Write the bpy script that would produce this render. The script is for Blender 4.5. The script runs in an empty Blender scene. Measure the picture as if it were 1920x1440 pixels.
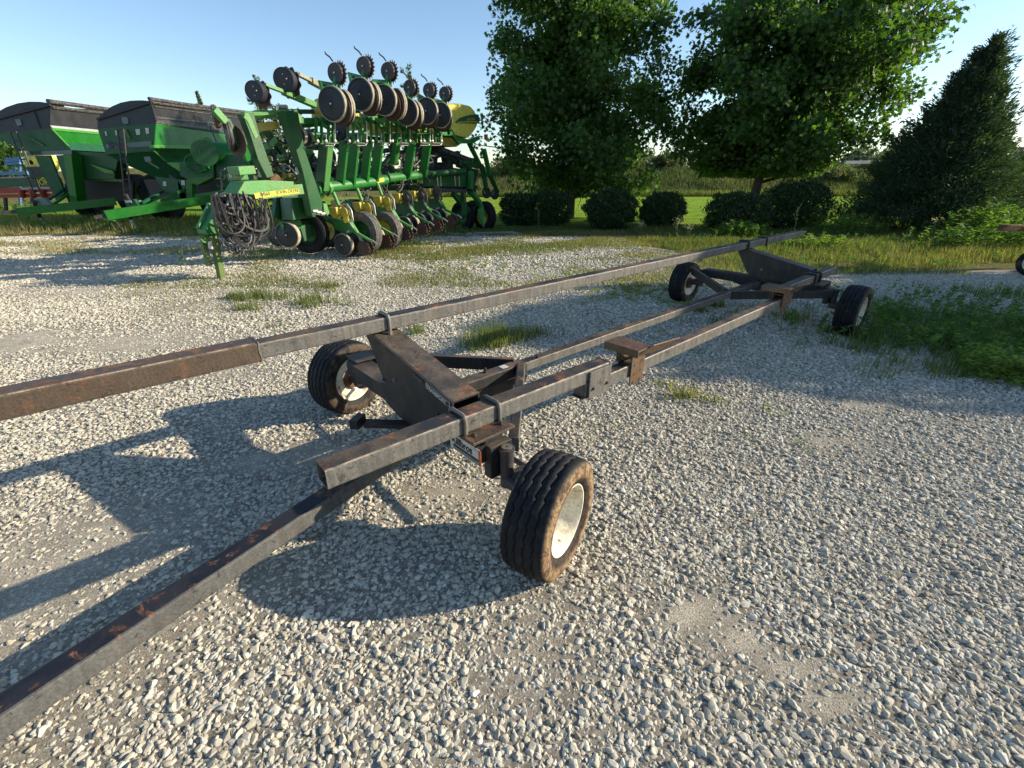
import bpy, math, random
import numpy as np
from mathutils import Vector, Matrix
R = math.radians
rnd = random.Random(7)
nr = np.random.default_rng(11)
S = bpy.context.scene
C = S.collection

# ---------------------------------------------------------------- camera, sky, sun, exposure
H, FPX, PITCH = 1.526, 852.0, 0.42867
cam_d = bpy.data.cameras.new("camera"); cam = bpy.data.objects.new("camera", cam_d); C.objects.link(cam)
cam_d.sensor_width = 36; cam_d.lens = FPX/1920*36; cam_d.clip_start = .05; cam_d.clip_end = 3000
cam.location = (0, 0, H); cam.rotation_euler = (math.pi/2-PITCH, R(.1), 0)
S.camera = cam
SUN_AZ, SUN_EL = 85.0, 22.0
W = bpy.data.worlds.new("World"); S.world = W; W.use_nodes = True
nt = W.node_tree; nt.nodes.clear()
sky = nt.nodes.new("ShaderNodeTexSky"); sky.sky_type = 'NISHITA'; sky.sun_disc = False
sky.sun_elevation = R(SUN_EL); sky.sun_rotation = R(SUN_AZ)
sky.air_density = 1.0; sky.dust_density = .35; sky.ozone_density = 2.2; sky.altitude = 100
bg = nt.nodes.new("ShaderNodeBackground"); bg.inputs[1].default_value = .13
wo = nt.nodes.new("ShaderNodeOutputWorld")
hs = nt.nodes.new('ShaderNodeHueSaturation'); hs.inputs['Saturation'].default_value = 1.03
nt.links.new(sky.outputs[0], hs.inputs['Color']); nt.links.new(hs.outputs[0], bg.inputs[0]); nt.links.new(bg.outputs[0], wo.inputs[0])
sl = bpy.data.lights.new("sun", 'SUN'); sl.energy = 5.0; sl.angle = R(.55); sl.color = (1, .87, .68)
so = bpy.data.objects.new("sun", sl); C.objects.link(so)
sd = Vector((math.sin(R(SUN_AZ))*math.cos(R(SUN_EL)), math.cos(R(SUN_AZ))*math.cos(R(SUN_EL)), math.sin(R(SUN_EL))))
so.rotation_euler = sd.to_track_quat('Z', 'Y').to_euler(); so.location = (20, 2, 12)
S.view_settings.view_transform = 'Standard'; S.view_settings.look = 'None'
S.view_settings.exposure = 0.70; S.view_settings.gamma = 1.0

# ---------------------------------------------------------------- helpers
def ray(x, y):
    cp, sp = math.cos(PITCH), math.sin(PITCH)
    return Vector((0, cp, -sp)) + Vector((1, 0, 0))*((x-960)/FPX) - Vector((0, sp, cp))*((y-720)/FPX)
O0 = Vector((0, 0, H))
def atY(x, y, Y): d = ray(x, y); return O0 + d*(Y/d.y)
def atX(x, y, X): d = ray(x, y); return O0 + d*(X/d.x)
def atZ(x, y, z=0.): d = ray(x, y); return O0 + d*((z-H)/d.z)
def tag(o, label=None, cat=None, group=None, kind=None):
    if label: o['label'] = label
    if cat: o['category'] = cat
    if group: o['group'] = group
    if kind: o['kind'] = kind
    return o
def empty(name, loc=(0, 0, 0), rz=0, label=None, cat=None, group=None):
    o = bpy.data.objects.new(name, None); C.objects.link(o); o.location = loc; o.rotation_euler = (0, 0, rz)
    o.empty_display_size = .2
    return tag(o, label, cat, group)
def wloc(p):
    v = Vector((0, 0, 0))
    while p is not None: v += Vector(p.location); p = p.parent
    return v
def mesh_from(name, verts, faces, mat, parent=None, smooth=False, rel=True):
    """verts in world coordinates when rel (parents are unrotated), else in the parent's own frame"""
    m = bpy.data.meshes.new(name)
    off = wloc(parent) if (rel and parent) else Vector((0, 0, 0))
    m.from_pydata([tuple(Vector(v)-off) for v in verts], [], faces)
    m.materials.append(mat)
    if smooth:
        m.polygons.foreach_set("use_smooth", [True]*len(m.polygons))
    m.update()
    o = bpy.data.objects.new(name, m); C.objects.link(o)
    if parent: o.parent = parent
    return o
def big_mesh(name, verts, loops, starts, totals, mat, parent=None, col=None, smooth=False):
    m = bpy.data.meshes.new(name)
    m.vertices.add(len(verts)); m.vertices.foreach_set("co", np.asarray(verts, np.float32).ravel())
    m.loops.add(len(loops)); m.loops.foreach_set("vertex_index", np.asarray(loops, np.int32))
    m.polygons.add(len(starts)); m.polygons.foreach_set("loop_start", np.asarray(starts, np.int32))
    m.polygons.foreach_set("loop_total", np.asarray(totals, np.int32))
    if smooth: m.polygons.foreach_set("use_smooth", np.ones(len(starts), bool))
    else: m.polygons.foreach_set("use_smooth", np.zeros(len(starts), bool))
    if col is not None:
        a = m.attributes.new("tone", 'FLOAT', 'POINT'); a.data.foreach_set("value", np.asarray(col, np.float32))
    m.materials.append(mat); m.update(calc_edges=True)
    o = bpy.data.objects.new(name, m); C.objects.link(o)
    if parent: o.parent = parent
    return o
class MB:
    def __init__(s): s.v = []; s.f = []
    def add(s, vs, fs):
        n = len(s.v); s.v += [Vector(v) for v in vs]; s.f += [tuple(i+n for i in f) for f in fs]; return s
    def box(s, c, size, M=None):
        c = Vector(c); x, y, z = [q/2 for q in size]
        vs = [Vector((a*x, b*y, d*z)) for a in (-1, 1) for b in (-1, 1) for d in (-1, 1)]
        if M is not None: vs = [M @ v for v in vs]
        return s.add([v+c for v in vs], [(0, 1, 3, 2), (4, 6, 7, 5), (0, 4, 5, 1), (2, 3, 7, 6), (0, 2, 6, 4), (1, 5, 7, 3)])
    def tube(s, pts, r, n=8, cap=True):
        pts = [Vector(p) for p in pts]; rs = r if isinstance(r, (list, tuple)) else [r]*len(pts)
        up = Vector((0, 0, 1)); rings = []; px = None
        for i, p in enumerate(pts):
            t = (pts[min(i+1, len(pts)-1)]-pts[max(i-1, 0)])
            if t.length < 1e-9: t = Vector((0, 0, 1))
            t.normalize()
            if px is None:
                a = up if abs(t.z) < .9 else Vector((1, 0, 0)); px = t.cross(a).normalized()
            else:
                px = (px - t*px.dot(t)); px = px.normalized() if px.length > 1e-6 else t.orthogonal().normalized()
            py = t.cross(px)
            rings.append([p+(px*math.cos(2*math.pi*k/n)+py*math.sin(2*math.pi*k/n))*rs[i] for k in range(n)])
        vs = [v for q in rings for v in q]; fs = []
        for i in range(len(rings)-1):
            for k in range(n):
                a = i*n+k; b = i*n+(k+1) % n; fs.append((a, b, b+n, a+n))
        if cap: fs.append(tuple(range(n-1, -1, -1))); fs.append(tuple(range(len(vs)-n, len(vs))))
        return s.add(vs, fs)
    def beam(s, a, b, w, h, up=(0, 0, 1), rad=.12, hollow=False, w2=None, h2=None):
        """rectangular bar with rounded edges from a to b; w across, h along up"""
        a, b, up = Vector(a), Vector(b), Vector(up); t = (b-a).normalized()
        x = t.cross(up).normalized(); y = x.cross(t).normalized()
        w2 = w if w2 is None else w2; h2 = h if h2 is None else h2
        def ring(p, w, h, q=1.0):
            r = rad*min(w, h); out = []
            for cx, cy, a0 in ((1, 1, 0), (-1, 1, 90), (-1, -1, 180), (1, -1, 270)):
                for k in (0, 30, 60, 90) if rad > .05 else (45,):
                    an = R(a0+k)
                    out.append(p + x*((cx*(w/2-r)+math.cos(an)*r)*q) + y*((cy*(h/2-r)+math.sin(an)*r)*q))
            return out
        r0, r1 = ring(a, w, h), ring(b, w2, h2); n = len(r0)
        vs = r0+r1; fs = [(k, k+n, (k+1) % n+n, (k+1) % n) for k in range(n)]
        if hollow:
            vs += ring(a, w, h, .87)+ring(b, w2, h2, .87)+ring(a+t*.35, w, h, .87)+ring(b-t*.35, w2, h2, .87)
            for k in range(n):
                k2 = (k+1) % n
                fs += [(k, k2, k2+2*n, k+2*n), (k2+n, k+n, k+3*n, k2+3*n), (k+2*n, k2+2*n, k2+4*n, k+4*n), (k2+3*n, k+3*n, k+5*n, k2+5*n)]
            fs += [tuple(range(4*n, 5*n)), tuple(range(6*n-1, 5*n-1, -1))]
        else:
            fs += [tuple(range(n)), tuple(range(2*n-1, n-1, -1))]
        return s.add(vs, fs)
    def slab(s, pts, th):
        """flat polygon (3-D points) given thickness th along -normal"""
        pts = [Vector(p) for p in pts]; n = Vector((0, 0, 0))
        for i in range(len(pts)):
            a, b = pts[i]-pts[0], pts[(i+1) % len(pts)]-pts[0]; n += a.cross(b)
        n.normalize(); k = len(pts)
        vs = pts+[p-n*th for p in pts]
        fs = [tuple(range(k)), tuple(range(2*k-1, k-1, -1))]+[(i, i+k, (i+1) % k+k, (i+1) % k) for i in range(k)]
        return s.add(vs, fs)
    def lathe(s, prof, c=(0, 0, 0), ax=(1, 0, 0), n=48, close=False, wob=None):
        """prof = (along axis, radius)"""
        c, ax = Vector(c), Vector(ax).normalized()
        e1 = ax.orthogonal().normalized(); e2 = ax.cross(e1); vs = []
        for k in range(n):
            t = 2*math.pi*k/n; d = e1*math.cos(t)+e2*math.sin(t)
            for j, (h, r) in enumerate(prof):
                rr = r if wob is None else wob(t, j, r)
                vs.append(c+ax*h+d*rr)
        m = len(prof); fs = []
        for k in range(n):
            k2 = (k+1) % n
            for j in range(m-1 if not close else m):
                j2 = (j+1) % m
                fs.append((k*m+j, k*m+j2, k2*m+j2, k2*m+j))
        return s.add(vs, fs)
    def disc(s, c, ax, r, th, n=32, wob=None):
        return s.lathe([(-th/2, .001), (-th/2, r), (th/2, r), (th/2, .001)], c, ax, n, wob=wob)
    def build(s, name, mat, parent=None, smooth=False, rel=True, bevel=0, label=None):
        o = mesh_from(name, s.v, s.f, mat, parent, smooth, rel)
        if bevel:
            b = o.modifiers.new("bevel", 'BEVEL'); b.width = bevel; b.segments = 2; b.limit_method = 'ANGLE'; b.angle_limit = R(40)
        if smooth: autosmooth(o)
        if label: o['label'] = label
        return o
def autosmooth(o, ang=40):
    m = o.data
    import bmesh
    b = bmesh.new(); b.from_mesh(m)
    for e in b.edges:
        if len(e.link_faces) == 2 and e.calc_face_angle(0) > R(ang): e.smooth = False
    bmesh.ops.recalc_face_normals(b, faces=b.faces)
    b.to_mesh(m); b.free()
def text(name, body, size, loc, xdir, up, mat, parent, extr=.002, rel=True, sx=1.0, bold=0.0, align='LEFT'):
    cu = bpy.data.curves.new(name, 'FONT'); cu.body = body; cu.size = size; cu.extrude = extr; cu.offset = bold*size
    cu.align_x = align
    cu.materials.append(mat); o = bpy.data.objects.new(name, cu); C.objects.link(o)
    x = Vector(xdir).normalized(); z = x.cross(Vector(up)).normalized(); y = z.cross(x)
    M = Matrix((x*sx, y, z)).transposed().to_4x4()
    M.translation = Vector(loc) - (wloc(parent) if (rel and parent) else Vector((0, 0, 0)))
    o.matrix_local = M
    me = bpy.data.meshes.new_from_object(o); bpy.data.objects.remove(o)
    o = bpy.data.objects.new(name, me); C.objects.link(o); o.matrix_local = M
    if parent: o.parent = parent; o.matrix_local = M
    return o

# ---------------------------------------------------------------- materials
def new_mat(name):
    m = bpy.data.materials.new(name); m.use_nodes = True
    t = m.node_tree; b = t.nodes["Principled BSDF"]; return m, t, b
def N(t, typ, **kw):
    n = t.nodes.new(typ)
    for k, v in kw.items():
        if k.startswith("i_"):
            key = k[2:]; key = int(key) if key.isdigit() else key
            n.inputs[key].default_value = v
        else: setattr(n, k, v)
    return n
def L(t, a, b): t.links.new(a, b)
def ramp(t, src, stops, interp='LINEAR'):
    r = t.nodes.new("ShaderNodeValToRGB"); r.color_ramp.interpolation = interp
    e = r.color_ramp.elements
    while len(e) > 1: e.remove(e[-1])
    e[0].position = stops[0][0]; e[0].color = (*stops[0][1], 1)
    for p, c in stops[1:]:
        q = e.new(p); q.color = (*c, 1)
    L(t, src, r.inputs[0]); return r
def g3(v): return (v, v, v)
def mixc(t, fac, a, b, mode='MIX'):
    m = t.nodes.new("ShaderNodeMix"); m.data_type = 'RGBA'; m.blend_type = mode
    def put(sock, v):
        if isinstance(v, (tuple, list)): sock.default_value = (*v, 1) if len(v) == 3 else v
        else: L(t, v, sock)
    if isinstance(fac, (int, float)): m.inputs[0].default_value = fac
    else: L(t, fac, m.inputs[0])
    put(m.inputs[6], a); put(m.inputs[7], b); return m.outputs[2]
def noise(t, scale, detail=4, rough=.55, vec=None, dist=0):
    n = t.nodes.new("ShaderNodeTexNoise"); n.inputs["Scale"].default_value = scale
    n.inputs["Detail"].default_value = detail; n.inputs["Roughness"].default_value = rough; n.inputs["Distortion"].default_value = dist
    if vec is not None: L(t, vec, n.inputs["Vector"])
    return n
def coord(t, scale=(1, 1, 1), out="Object"):
    tc = t.nodes.new("ShaderNodeTexCoord"); mp = t.nodes.new("ShaderNodeMapping")
    mp.inputs["Scale"].default_value = scale; L(t, tc.outputs[out], mp.inputs[0]); return mp.outputs[0]
def bump(t, b, h, strength=.3, dist=.01):
    n = t.nodes.new("ShaderNodeBump"); n.inputs["Strength"].default_value = strength; n.inputs["Distance"].default_value = dist
    L(t, h, n.inputs["Height"]); L(t, n.outputs[0], b.inputs["Normal"]); return n
def paint(name, col, rough=.4, dirt=.25, dirtcol=(.16, .13, .09), scale=6, metal=0, spec=.5, rust=0, coat=0):
    m, t, b = new_mat(name); v = coord(t)
    n1 = noise(t, scale, 6, .6, v); n2 = noise(t, scale*6, 5, .65, v)
    f = ramp(t, n1.outputs[0], [(.44, g3(0)), (.62, g3(dirt))]).outputs[0]
    c = mixc(t, f, col, dirtcol)
    f2 = ramp(t, n2.outputs[0], [(.38, g3(.80)), (.62, g3(1.10))]).outputs[0]
    c = mixc(t, 1.0, c, f2, 'MULTIPLY')
    if rust:
        f3 = ramp(t, noise(t, scale*2.2, 8, .7, v).outputs[0], [(.62-rust*.15, g3(0)), (.68-rust*.15, g3(1))]).outputs[0]
        rc = ramp(t, n2.outputs[0], [(.3, (.10, .04, .02)), (.7, (.32, .13, .05))]).outputs[0]
        c = mixc(t, f3, c, rc)
    L(t, c, b.inputs["Base Color"]); b.inputs["Metallic"].default_value = metal
    rr = ramp(t, n1.outputs[0], [(.3, g3(rough)), (.8, g3(min(1, rough+.25)))]); L(t, rr.outputs[0], b.inputs["Roughness"])
    b.inputs["Specular IOR Level"].default_value = spec; b.inputs["Coat Weight"].default_value = coat
    bump(t, b, n2.outputs[0], .12, .003)
    return m
def worn_steel(name, dark=(.028, .028, .03), grey=(.165, .158, .14), rusta=.5, brown=0.0, greyamt=.5, top=((.030, .029, .030), (.10, .078, .055)), edges=False, sr=.14):
    """black paint rubbed to grey with rust blooms; streaks run across the bar"""
    m, t, b = new_mat(name)
    v = coord(t); vs = coord(t, (9, 9, .9)); geo = t.nodes.new("ShaderNodeNewGeometry")
    n1 = noise(t, 4.5, 8, .62, v, .3); n2 = noise(t, 17, 7, .65, v); n3 = noise(t, 4, 6, .62, vs); n4 = noise(t, 120, 3, .6, v); n5 = noise(t, 9, 8, .7, v, .6)
    g = ramp(t, n3.outputs[0], [(.40, g3(0)), (.60, g3(1))]).outputs[0]
    # upward faces take the top tones and more rust, side faces the grey base
    sep = t.nodes.new("ShaderNodeSeparateXYZ"); L(t, geo.outputs["True Normal"], sep.inputs[0])
    upf = ramp(t, sep.outputs[2], [(.5, g3(0)), (.85, g3(1))]).outputs[0]
    base = mixc(t, g, mixc(t, .3+.6*greyamt, dark, grey), grey)
    blot = ramp(t, n1.outputs[0], [(.50, g3(0)), (.66, g3(.5))]).outputs[0]
    base = mixc(t, blot, base, mixc(t, .25, dark, grey))
    topc = mixc(t, ramp(t, n1.outputs[0], [(.42, g3(0)), (.58, g3(1))]).outputs[0], top[0], top[1])
    c = mixc(t, upf, base, topc)
    rustc = ramp(t, n2.outputs[0], [(.38, (.055, .028, .016)), (.5, (.17, .070, .030)), (.62, (.34, .15, .065))]).outputs[0]
    fr = ramp(t, n5.outputs[0], [(.62-.16*rusta, g3(0)), (.66-.14*rusta, g3(1))]).outputs[0]
    upm = t.nodes.new("ShaderNodeMath"); upm.operation = 'MULTIPLY_ADD'; L(t, upf, upm.inputs[0]); upm.inputs[1].default_value = .62; upm.inputs[2].default_value = sr+brown*.5
    fm = t.nodes.new("ShaderNodeMath"); fm.operation = 'MULTIPLY'; L(t, fr, fm.inputs[0]); L(t, upm.outputs[0], fm.inputs[1])
    c = mixc(t, fm.outputs[0], c, rustc)
    if brown: c = mixc(t, brown, c, (.11, .065, .035))
    chips = ramp(t, noise(t, 26, 8, .72, v, .5).outputs[0], [(.585, g3(0)), (.62, g3(.6))]).outputs[0]
    c = mixc(t, chips, c, (.016, .016, .020))
    # worn edges, with their bright highlight put into the colour
    if edges:
        vt = t.nodes.new("ShaderNodeVectorTransform"); vt.vector_type = 'NORMAL'; vt.convert_from = 'WORLD'; vt.convert_to = 'OBJECT'; L(t, geo.outputs["True Normal"], vt.inputs[0])
        ab = t.nodes.new("ShaderNodeVectorMath"); ab.operation = 'ABSOLUTE'; L(t, vt.outputs[0], ab.inputs[0]); s3 = t.nodes.new("ShaderNodeSeparateXYZ"); L(t, ab.outputs[0], s3.inputs[0])
        m1 = t.nodes.new("ShaderNodeMath"); m1.operation = 'MAXIMUM'; L(t, s3.outputs[0], m1.inputs[0]); L(t, s3.outputs[2], m1.inputs[1])
        m2 = t.nodes.new("ShaderNodeMath"); m2.operation = 'MAXIMUM'; L(t, m1.outputs[0], m2.inputs[0]); L(t, s3.outputs[1], m2.inputs[1])
        cu = ramp(t, m2.outputs[0], [(.70, g3(.75)), (.985, g3(0))]).outputs[0]
        cu = mixc(t, 1.0, cu, ramp(t, n2.outputs[0], [(.40, g3(.1)), (.55, g3(1))]).outputs[0], 'MULTIPLY')
        c = mixc(t, cu, c, (.36, .30, .22))
    spk = ramp(t, n4.outputs[0], [(.35, g3(.75)), (.65, g3(1.2))]).outputs[0]
    c = mixc(t, 1.0, c, spk, 'MULTIPLY')
    L(t, c, b.inputs["Base Color"]); b.inputs["Metallic"].default_value = .1; b.inputs["Specular IOR Level"].default_value = .4
    rr = ramp(t, n1.outputs[0], [(.4, g3(.42)), (.6, g3(.68))]); L(t, rr.outputs[0], b.inputs["Roughness"])
    bump(t, b, n2.outputs[0], .22, .003)
    return m
M = {}
M['rail'] = worn_steel("worn_rail_steel", edges=True)
M['raila'] = worn_steel("worn_brace_steel")
M['railb'] = worn_steel("brown_rail_steel", brown=.42, rusta=.7, greyamt=.3, grey=(.085, .075, .06), edges=True)
M['raild'] = worn_steel("dark_rail_steel", dark=(.012, .013, .017), grey=(.12, .12, .112), rusta=.40, greyamt=.75, top=((.010, .011, .016), (.022, .022, .028)))
M['black'] = worn_steel("black_frame_paint", dark=(.010, .010, .011), grey=(.030, .030, .031), rusta=.42, sr=.03, greyamt=.2, top=((.05, .043, .036), (.12, .095, .07)))
M['rusty'] = worn_steel("rusty_bracket_steel", brown=.75, rusta=.9, dark=(.05, .035, .025), grey=(.28, .20, .12))
M['clamp'] = paint("clamp_rod_steel", (.20, .19, .16), .45, .5, (.12, .07, .04), 20, .3)
M['white'] = paint("white_sticker", (.62, .60, .55), .6, .4, (.2, .18, .15), 30)
M['stickerblack'] = paint("sticker_black", (.02, .02, .02), .5, .3)
M['orange'] = paint("sticker_orange", (.45, .10, .03), .6, .5, (.2, .1, .05), 30)
M['rimw'] = paint("cream_rim_paint", (.80, .76, .60), .45, .35, (.22, .11, .05), 12, rust=.12)
M['hubrust'] = paint("rusty_hub", (.14, .07, .04), .8, .6, (.05, .035, .03), 20, rust=.6)
M['green'] = paint("machine_green", (.014, .175, .026), .36, .28, (.07, .12, .05), 5, coat=.15)
M['greenl'] = paint("machine_green_sunlit", (.07, .27, .06), .42, .35, (.25, .27, .13), 5)  # same green with its sunlit sheen put into the colour
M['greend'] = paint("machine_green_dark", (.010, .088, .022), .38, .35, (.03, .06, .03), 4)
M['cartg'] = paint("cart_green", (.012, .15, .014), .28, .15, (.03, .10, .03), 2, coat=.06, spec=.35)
M['cartgd'] = paint("cart_green_shaded", (.014, .095, .038), .34, .2, (.03, .06, .04), 2, coat=.03, spec=.3)  # same cart green, the shade of the front put into the colour
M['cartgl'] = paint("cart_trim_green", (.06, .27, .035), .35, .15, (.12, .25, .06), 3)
M['greyband'] = paint("grey_name_band", (.13, .19, .18), .45, .2)
M['charcoal'] = paint("charcoal_panel", (.026, .034, .046), .5, .2, (.07, .07, .07), 3)
M['tarp'] = paint("rolled_tarp", (.018, .016, .015), .35, .6, (.25, .22, .19), 22)
M['darkpanel'] = paint("black_side_panel", (.010, .010, .011), .42, .3, (.035, .03, .03), 3)
M['yellow'] = paint("machine_yellow", (.55, .42, .05), .5, .45, (.25, .2, .08), 6)
M['tank'] = paint("yellow_poly_tank", (.64, .56, .08), .5, .2, (.40, .40, .16), 2.5)
M['yelldec'] = paint("yellow_decal", (.75, .60, .05), .5, .3, (.4, .35, .1), 12)
M['deered'] = paint("green_decal", (.015, .09, .03), .5, .1)
M['hose'] = paint("black_hose", (.016, .016, .018), .42, .25, (.06, .055, .05), 25)
M['hoseg'] = paint("grey_hose", (.10, .098, .095), .5, .5, (.08, .07, .07), 25)
M['silver'] = paint("bare_metal", (.55, .53, .50), .35, .4, (.2, .15, .1), 25, .7)
M['iron'] = paint("dark_iron", (.035, .035, .04), .5, .5, (.10, .06, .04), 12)
M['discrust'] = paint("rusty_disc", (.065, .032, .022), .6, .5, (.045, .035, .03), 10)
M['wheelblack'] = paint("black_poly_wheel", (.018, .022, .030), .42, .25, (.045, .043, .04), 8)
M['wheeltread'] = paint("dusty_rubber_tread", (.42, .38, .28), .8, .5, (.2, .17, .12), 20)
M['red'] = paint("red_machine", (.45, .03, .02), .45, .4, (.25, .1, .08), 5)
M['blue'] = paint("blue_machine", (.06, .18, .42), .45, .4, (.3, .35, .4), 5)
M['galv'] = paint("galvanised_rail", (.45, .46, .47), .5, .3)
M['bark'] = paint("tree_bark", (.09, .07, .05), .9, .5, (.04, .035, .03), 14)
M['redflag'] = paint("red_reflector", (.6, .05, .02), .5, .1)
def tyre_mat(name, r_in, r_out, tan=1.0):
    m, t, b = new_mat(name); v = coord(t)
    n = noise(t, 18, 7, .7, v); n2 = noise(t, 80, 4, .6, v); n0 = noise(t, 5, 4, .6, v)
    c = ramp(t, n.outputs[0], [(.4, (.006, .007, .010)), (.55, (.013, .014, .017)), (.68, (.034, .033, .032))]).outputs[0]
    # dried mud on the shoulder and sidewall, by distance from the axle and side
    tc = t.nodes.new("ShaderNodeTexCoord"); sep = t.nodes.new("ShaderNodeSeparateXYZ"); L(t, tc.outputs["Object"], sep.inputs[0])
    cmb = t.nodes.new("ShaderNodeCombineXYZ"); L(t, sep.outputs[1], cmb.inputs[1]); L(t, sep.outputs[2], cmb.inputs[2])
    ln = t.nodes.new("ShaderNodeVectorMath"); ln.operation = 'LENGTH'; L(t, cmb.outputs[0], ln.inputs[0])
    mr = t.nodes.new("ShaderNodeMath"); mr.operation = 'MULTIPLY_ADD'; L(t, n0.outputs[0], mr.inputs[0]); mr.inputs[1].default_value = .03; L(t, ln.outputs[1 if len(ln.outputs) > 1 and not ln.outputs[0].enabled else 0] if False else ln.outputs["Value"], mr.inputs[2])
    a = r_in+.015; bb = r_out+.015
    k = ramp(t, mr.outputs[0], [(a-.03, g3(.10)), (a+.030, g3(.16)), (a+.052, g3(1)), (bb-.022, g3(1)), (bb-.008, g3(0))])
    ax = t.nodes.new("ShaderNodeMath"); ax.operation = 'ABSOLUTE'; L(t, sep.outputs[0], ax.inputs[0])
    sd_ = ramp(t, ax.outputs[0], [(.082, g3(0)), (.088, g3(1))]).outputs[0]
    mm = t.nodes.new("ShaderNodeMath"); mm.operation = 'MULTIPLY'; L(t, k.outputs[0], mm.inputs[0]); L(t, sd_, mm.inputs[1])
    pat = ramp(t, n.outputs[0], [(.42, g3(.3)), (.52, g3(1))]).outputs[0]
    m3 = t.nodes.new("ShaderNodeMath"); m3.operation = 'MULTIPLY'; L(t, mm.outputs[0], m3.inputs[0]); L(t, pat, m3.inputs[1])
    m4 = t.nodes.new("ShaderNodeMath"); m4.operation = 'MULTIPLY'; L(t, m3.outputs[0], m4.inputs[0]); m4.inputs[1].default_value = .85*tan
    tanc = ramp(t, n2.outputs[0], [(.4, (.20, .125, .065)), (.6, (.40, .27, .15))]).outputs[0]
    c = mixc(t, m4.outputs[0], c, tanc)
    L(t, c, b.inputs["Base Color"]); b.inputs["Roughness"].default_value = .7; b.inputs["Specular IOR Level"].default_value = .2
    bump(t, b, n2.outputs[0], .25, .002); return m
M['tyre'] = tyre_mat("dusty_black_tyre", .15, .26)
M['tyre2'] = tyre_mat("old_black_tyre", .15, .26, .25)

# ---- gravel and ground
def gravel_ground():
    m, t, b = new_mat("gravel_yard"); v = coord(t)
    vo = t.nodes.new("ShaderNodeTexVoronoi"); vo.inputs["Scale"].default_value = 34; L(t, v, vo.inputs["Vector"]); vo.inputs["Randomness"].default_value = 1
    vd = t.nodes.new("ShaderNodeTexVoronoi"); vd.feature = 'DISTANCE_TO_EDGE'; vd.inputs["Scale"].default_value = 34; L(t, v, vd.inputs["Vector"])
    sep = t.nodes.new("ShaderNodeSeparateColor"); L(t, vo.outputs["Color"], sep.inputs[0])
    c = ramp(t, sep.outputs[0], [(0, (.24, .22, .19)), (.3, (.42, .40, .355)), (.75, (.56, .54, .485)), (1, (.70, .68, .62))]).outputs[0]
    gap = ramp(t, vd.outputs["Distance"], [(.0, g3(.22)), (.10, g3(1))]).outputs[0]  # shade in the gaps between stones, painted as a darker tone
    c = mixc(t, 1.0, c, gap, 'MULTIPLY')
    fines = ramp(t, noise(t, .7, 6, .6, v, .5).outputs[0], [(.50, g3(0)), (.66, g3(1))]).outputs[0]
    fc = ramp(t, noise(t, 90, 4, .7, v).outputs[0], [(.3, (.32, .275, .20)), (.7, (.50, .44, .33))]).outputs[0]
    c = mixc(t, fines, c, fc)
    L(t, c, b.inputs["Base Color"]); b.inputs["Roughness"].default_value = .95; b.inputs["Specular IOR Level"].default_value = .2
    # facet tilt per stone plus the gaps
    h = mixc(t, .5, sep.outputs[1], ramp(t, vd.outputs["Distance"], [(0, g3(0)), (.25, g3(1))]).outputs[0])
    bump(t, b, h, .9, .02); return m
M['gravel'] = gravel_ground()
def stone_mat():
    m, t, b = new_mat("crushed_limestone"); v = coord(t)
    at = t.nodes.new("ShaderNodeAttribute"); at.attribute_name = "tone"
    c = ramp(t, at.outputs["Fac"], [(0, (.16, .14, .105)), (.15, (.32, .29, .22)), (.5, (.48, .445, .35)), (.85, (.60, .565, .46)), (1, (.77, .73, .62))]).outputs[0]
    n = noise(t, 150, 4, .6, v); n2 = noise(t, 1.1, 4, .6, v)
    c = mixc(t, 1.0, c, ramp(t, n.outputs[0], [(.3, g3(.84)), (.7, g3(1.1))]).outputs[0], 'MULTIPLY')
    c = mixc(t, ramp(t, n2.outputs[0], [(.45, g3(0)), (.7, g3(.35))]).outputs[0], c, (.45, .40, .31))
    L(t, c, b.inputs["Base Color"]); b.inputs["Roughness"].default_value = .88; b.inputs["Specular IOR Level"].default_value = .25
    return m
M['stone'] = stone_mat()
def leafmat(name, cols, trans=.35, rough=.5, tcol=None):
    m, t, b = new_mat(name)
    at = t.nodes.new("ShaderNodeAttribute"); at.attribute_name = "tone"
    k = len(cols)-1
    c = ramp(t, at.outputs["Fac"], [(i/k, q) for i, q in enumerate(cols)]).outputs[0]
    L(t, c, b.inputs["Base Color"]); b.inputs["Roughness"].default_value = rough; b.inputs["Specular IOR Level"].default_value = .35
    tr = t.nodes.new("ShaderNodeBsdfTranslucent")
    hs = mixc(t, 1.0, c, tcol or (2.0, 2.2, .7), 'MULTIPLY'); L(t, hs, tr.inputs[0])
    ms = t.nodes.new("ShaderNodeMixShader"); ms.inputs[0].default_value = trans
    L(t, b.outputs[0], ms.inputs[1]); L(t, tr.outputs[0], ms.inputs[2])
    L(t, ms.outputs[0], t.nodes["Material Output"].inputs[0]); return m
M['maple'] = leafmat("maple_leaves", [(.030, .066, .022), (.055, .115, .03), (.11, .19, .045)], .42, .5)
M['shrub'] = leafmat("shrub_leaves", [(.016, .036, .013), (.03, .065, .02), (.07, .12, .045)], .22, .4)
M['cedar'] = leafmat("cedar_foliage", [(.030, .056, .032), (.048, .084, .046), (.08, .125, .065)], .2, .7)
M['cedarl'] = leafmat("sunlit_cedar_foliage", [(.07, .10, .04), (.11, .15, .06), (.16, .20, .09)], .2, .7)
M['grass'] = leafmat("yard_grass", [(.045, .10, .025), (.095, .14, .035), (.19, .185, .065), (.34, .27, .14)], .3, .8)
M['weed'] = leafmat("weed_leaves", [(.022, .065, .018), (.045, .11, .028), (.10, .18, .035), (.20, .27, .06)], .35, .65)
M['bankweed'] = leafmat("bank_weeds", [(.035, .055, .022), (.06, .085, .032), (.10, .115, .05), (.18, .16, .085)], .3, .8)
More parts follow.
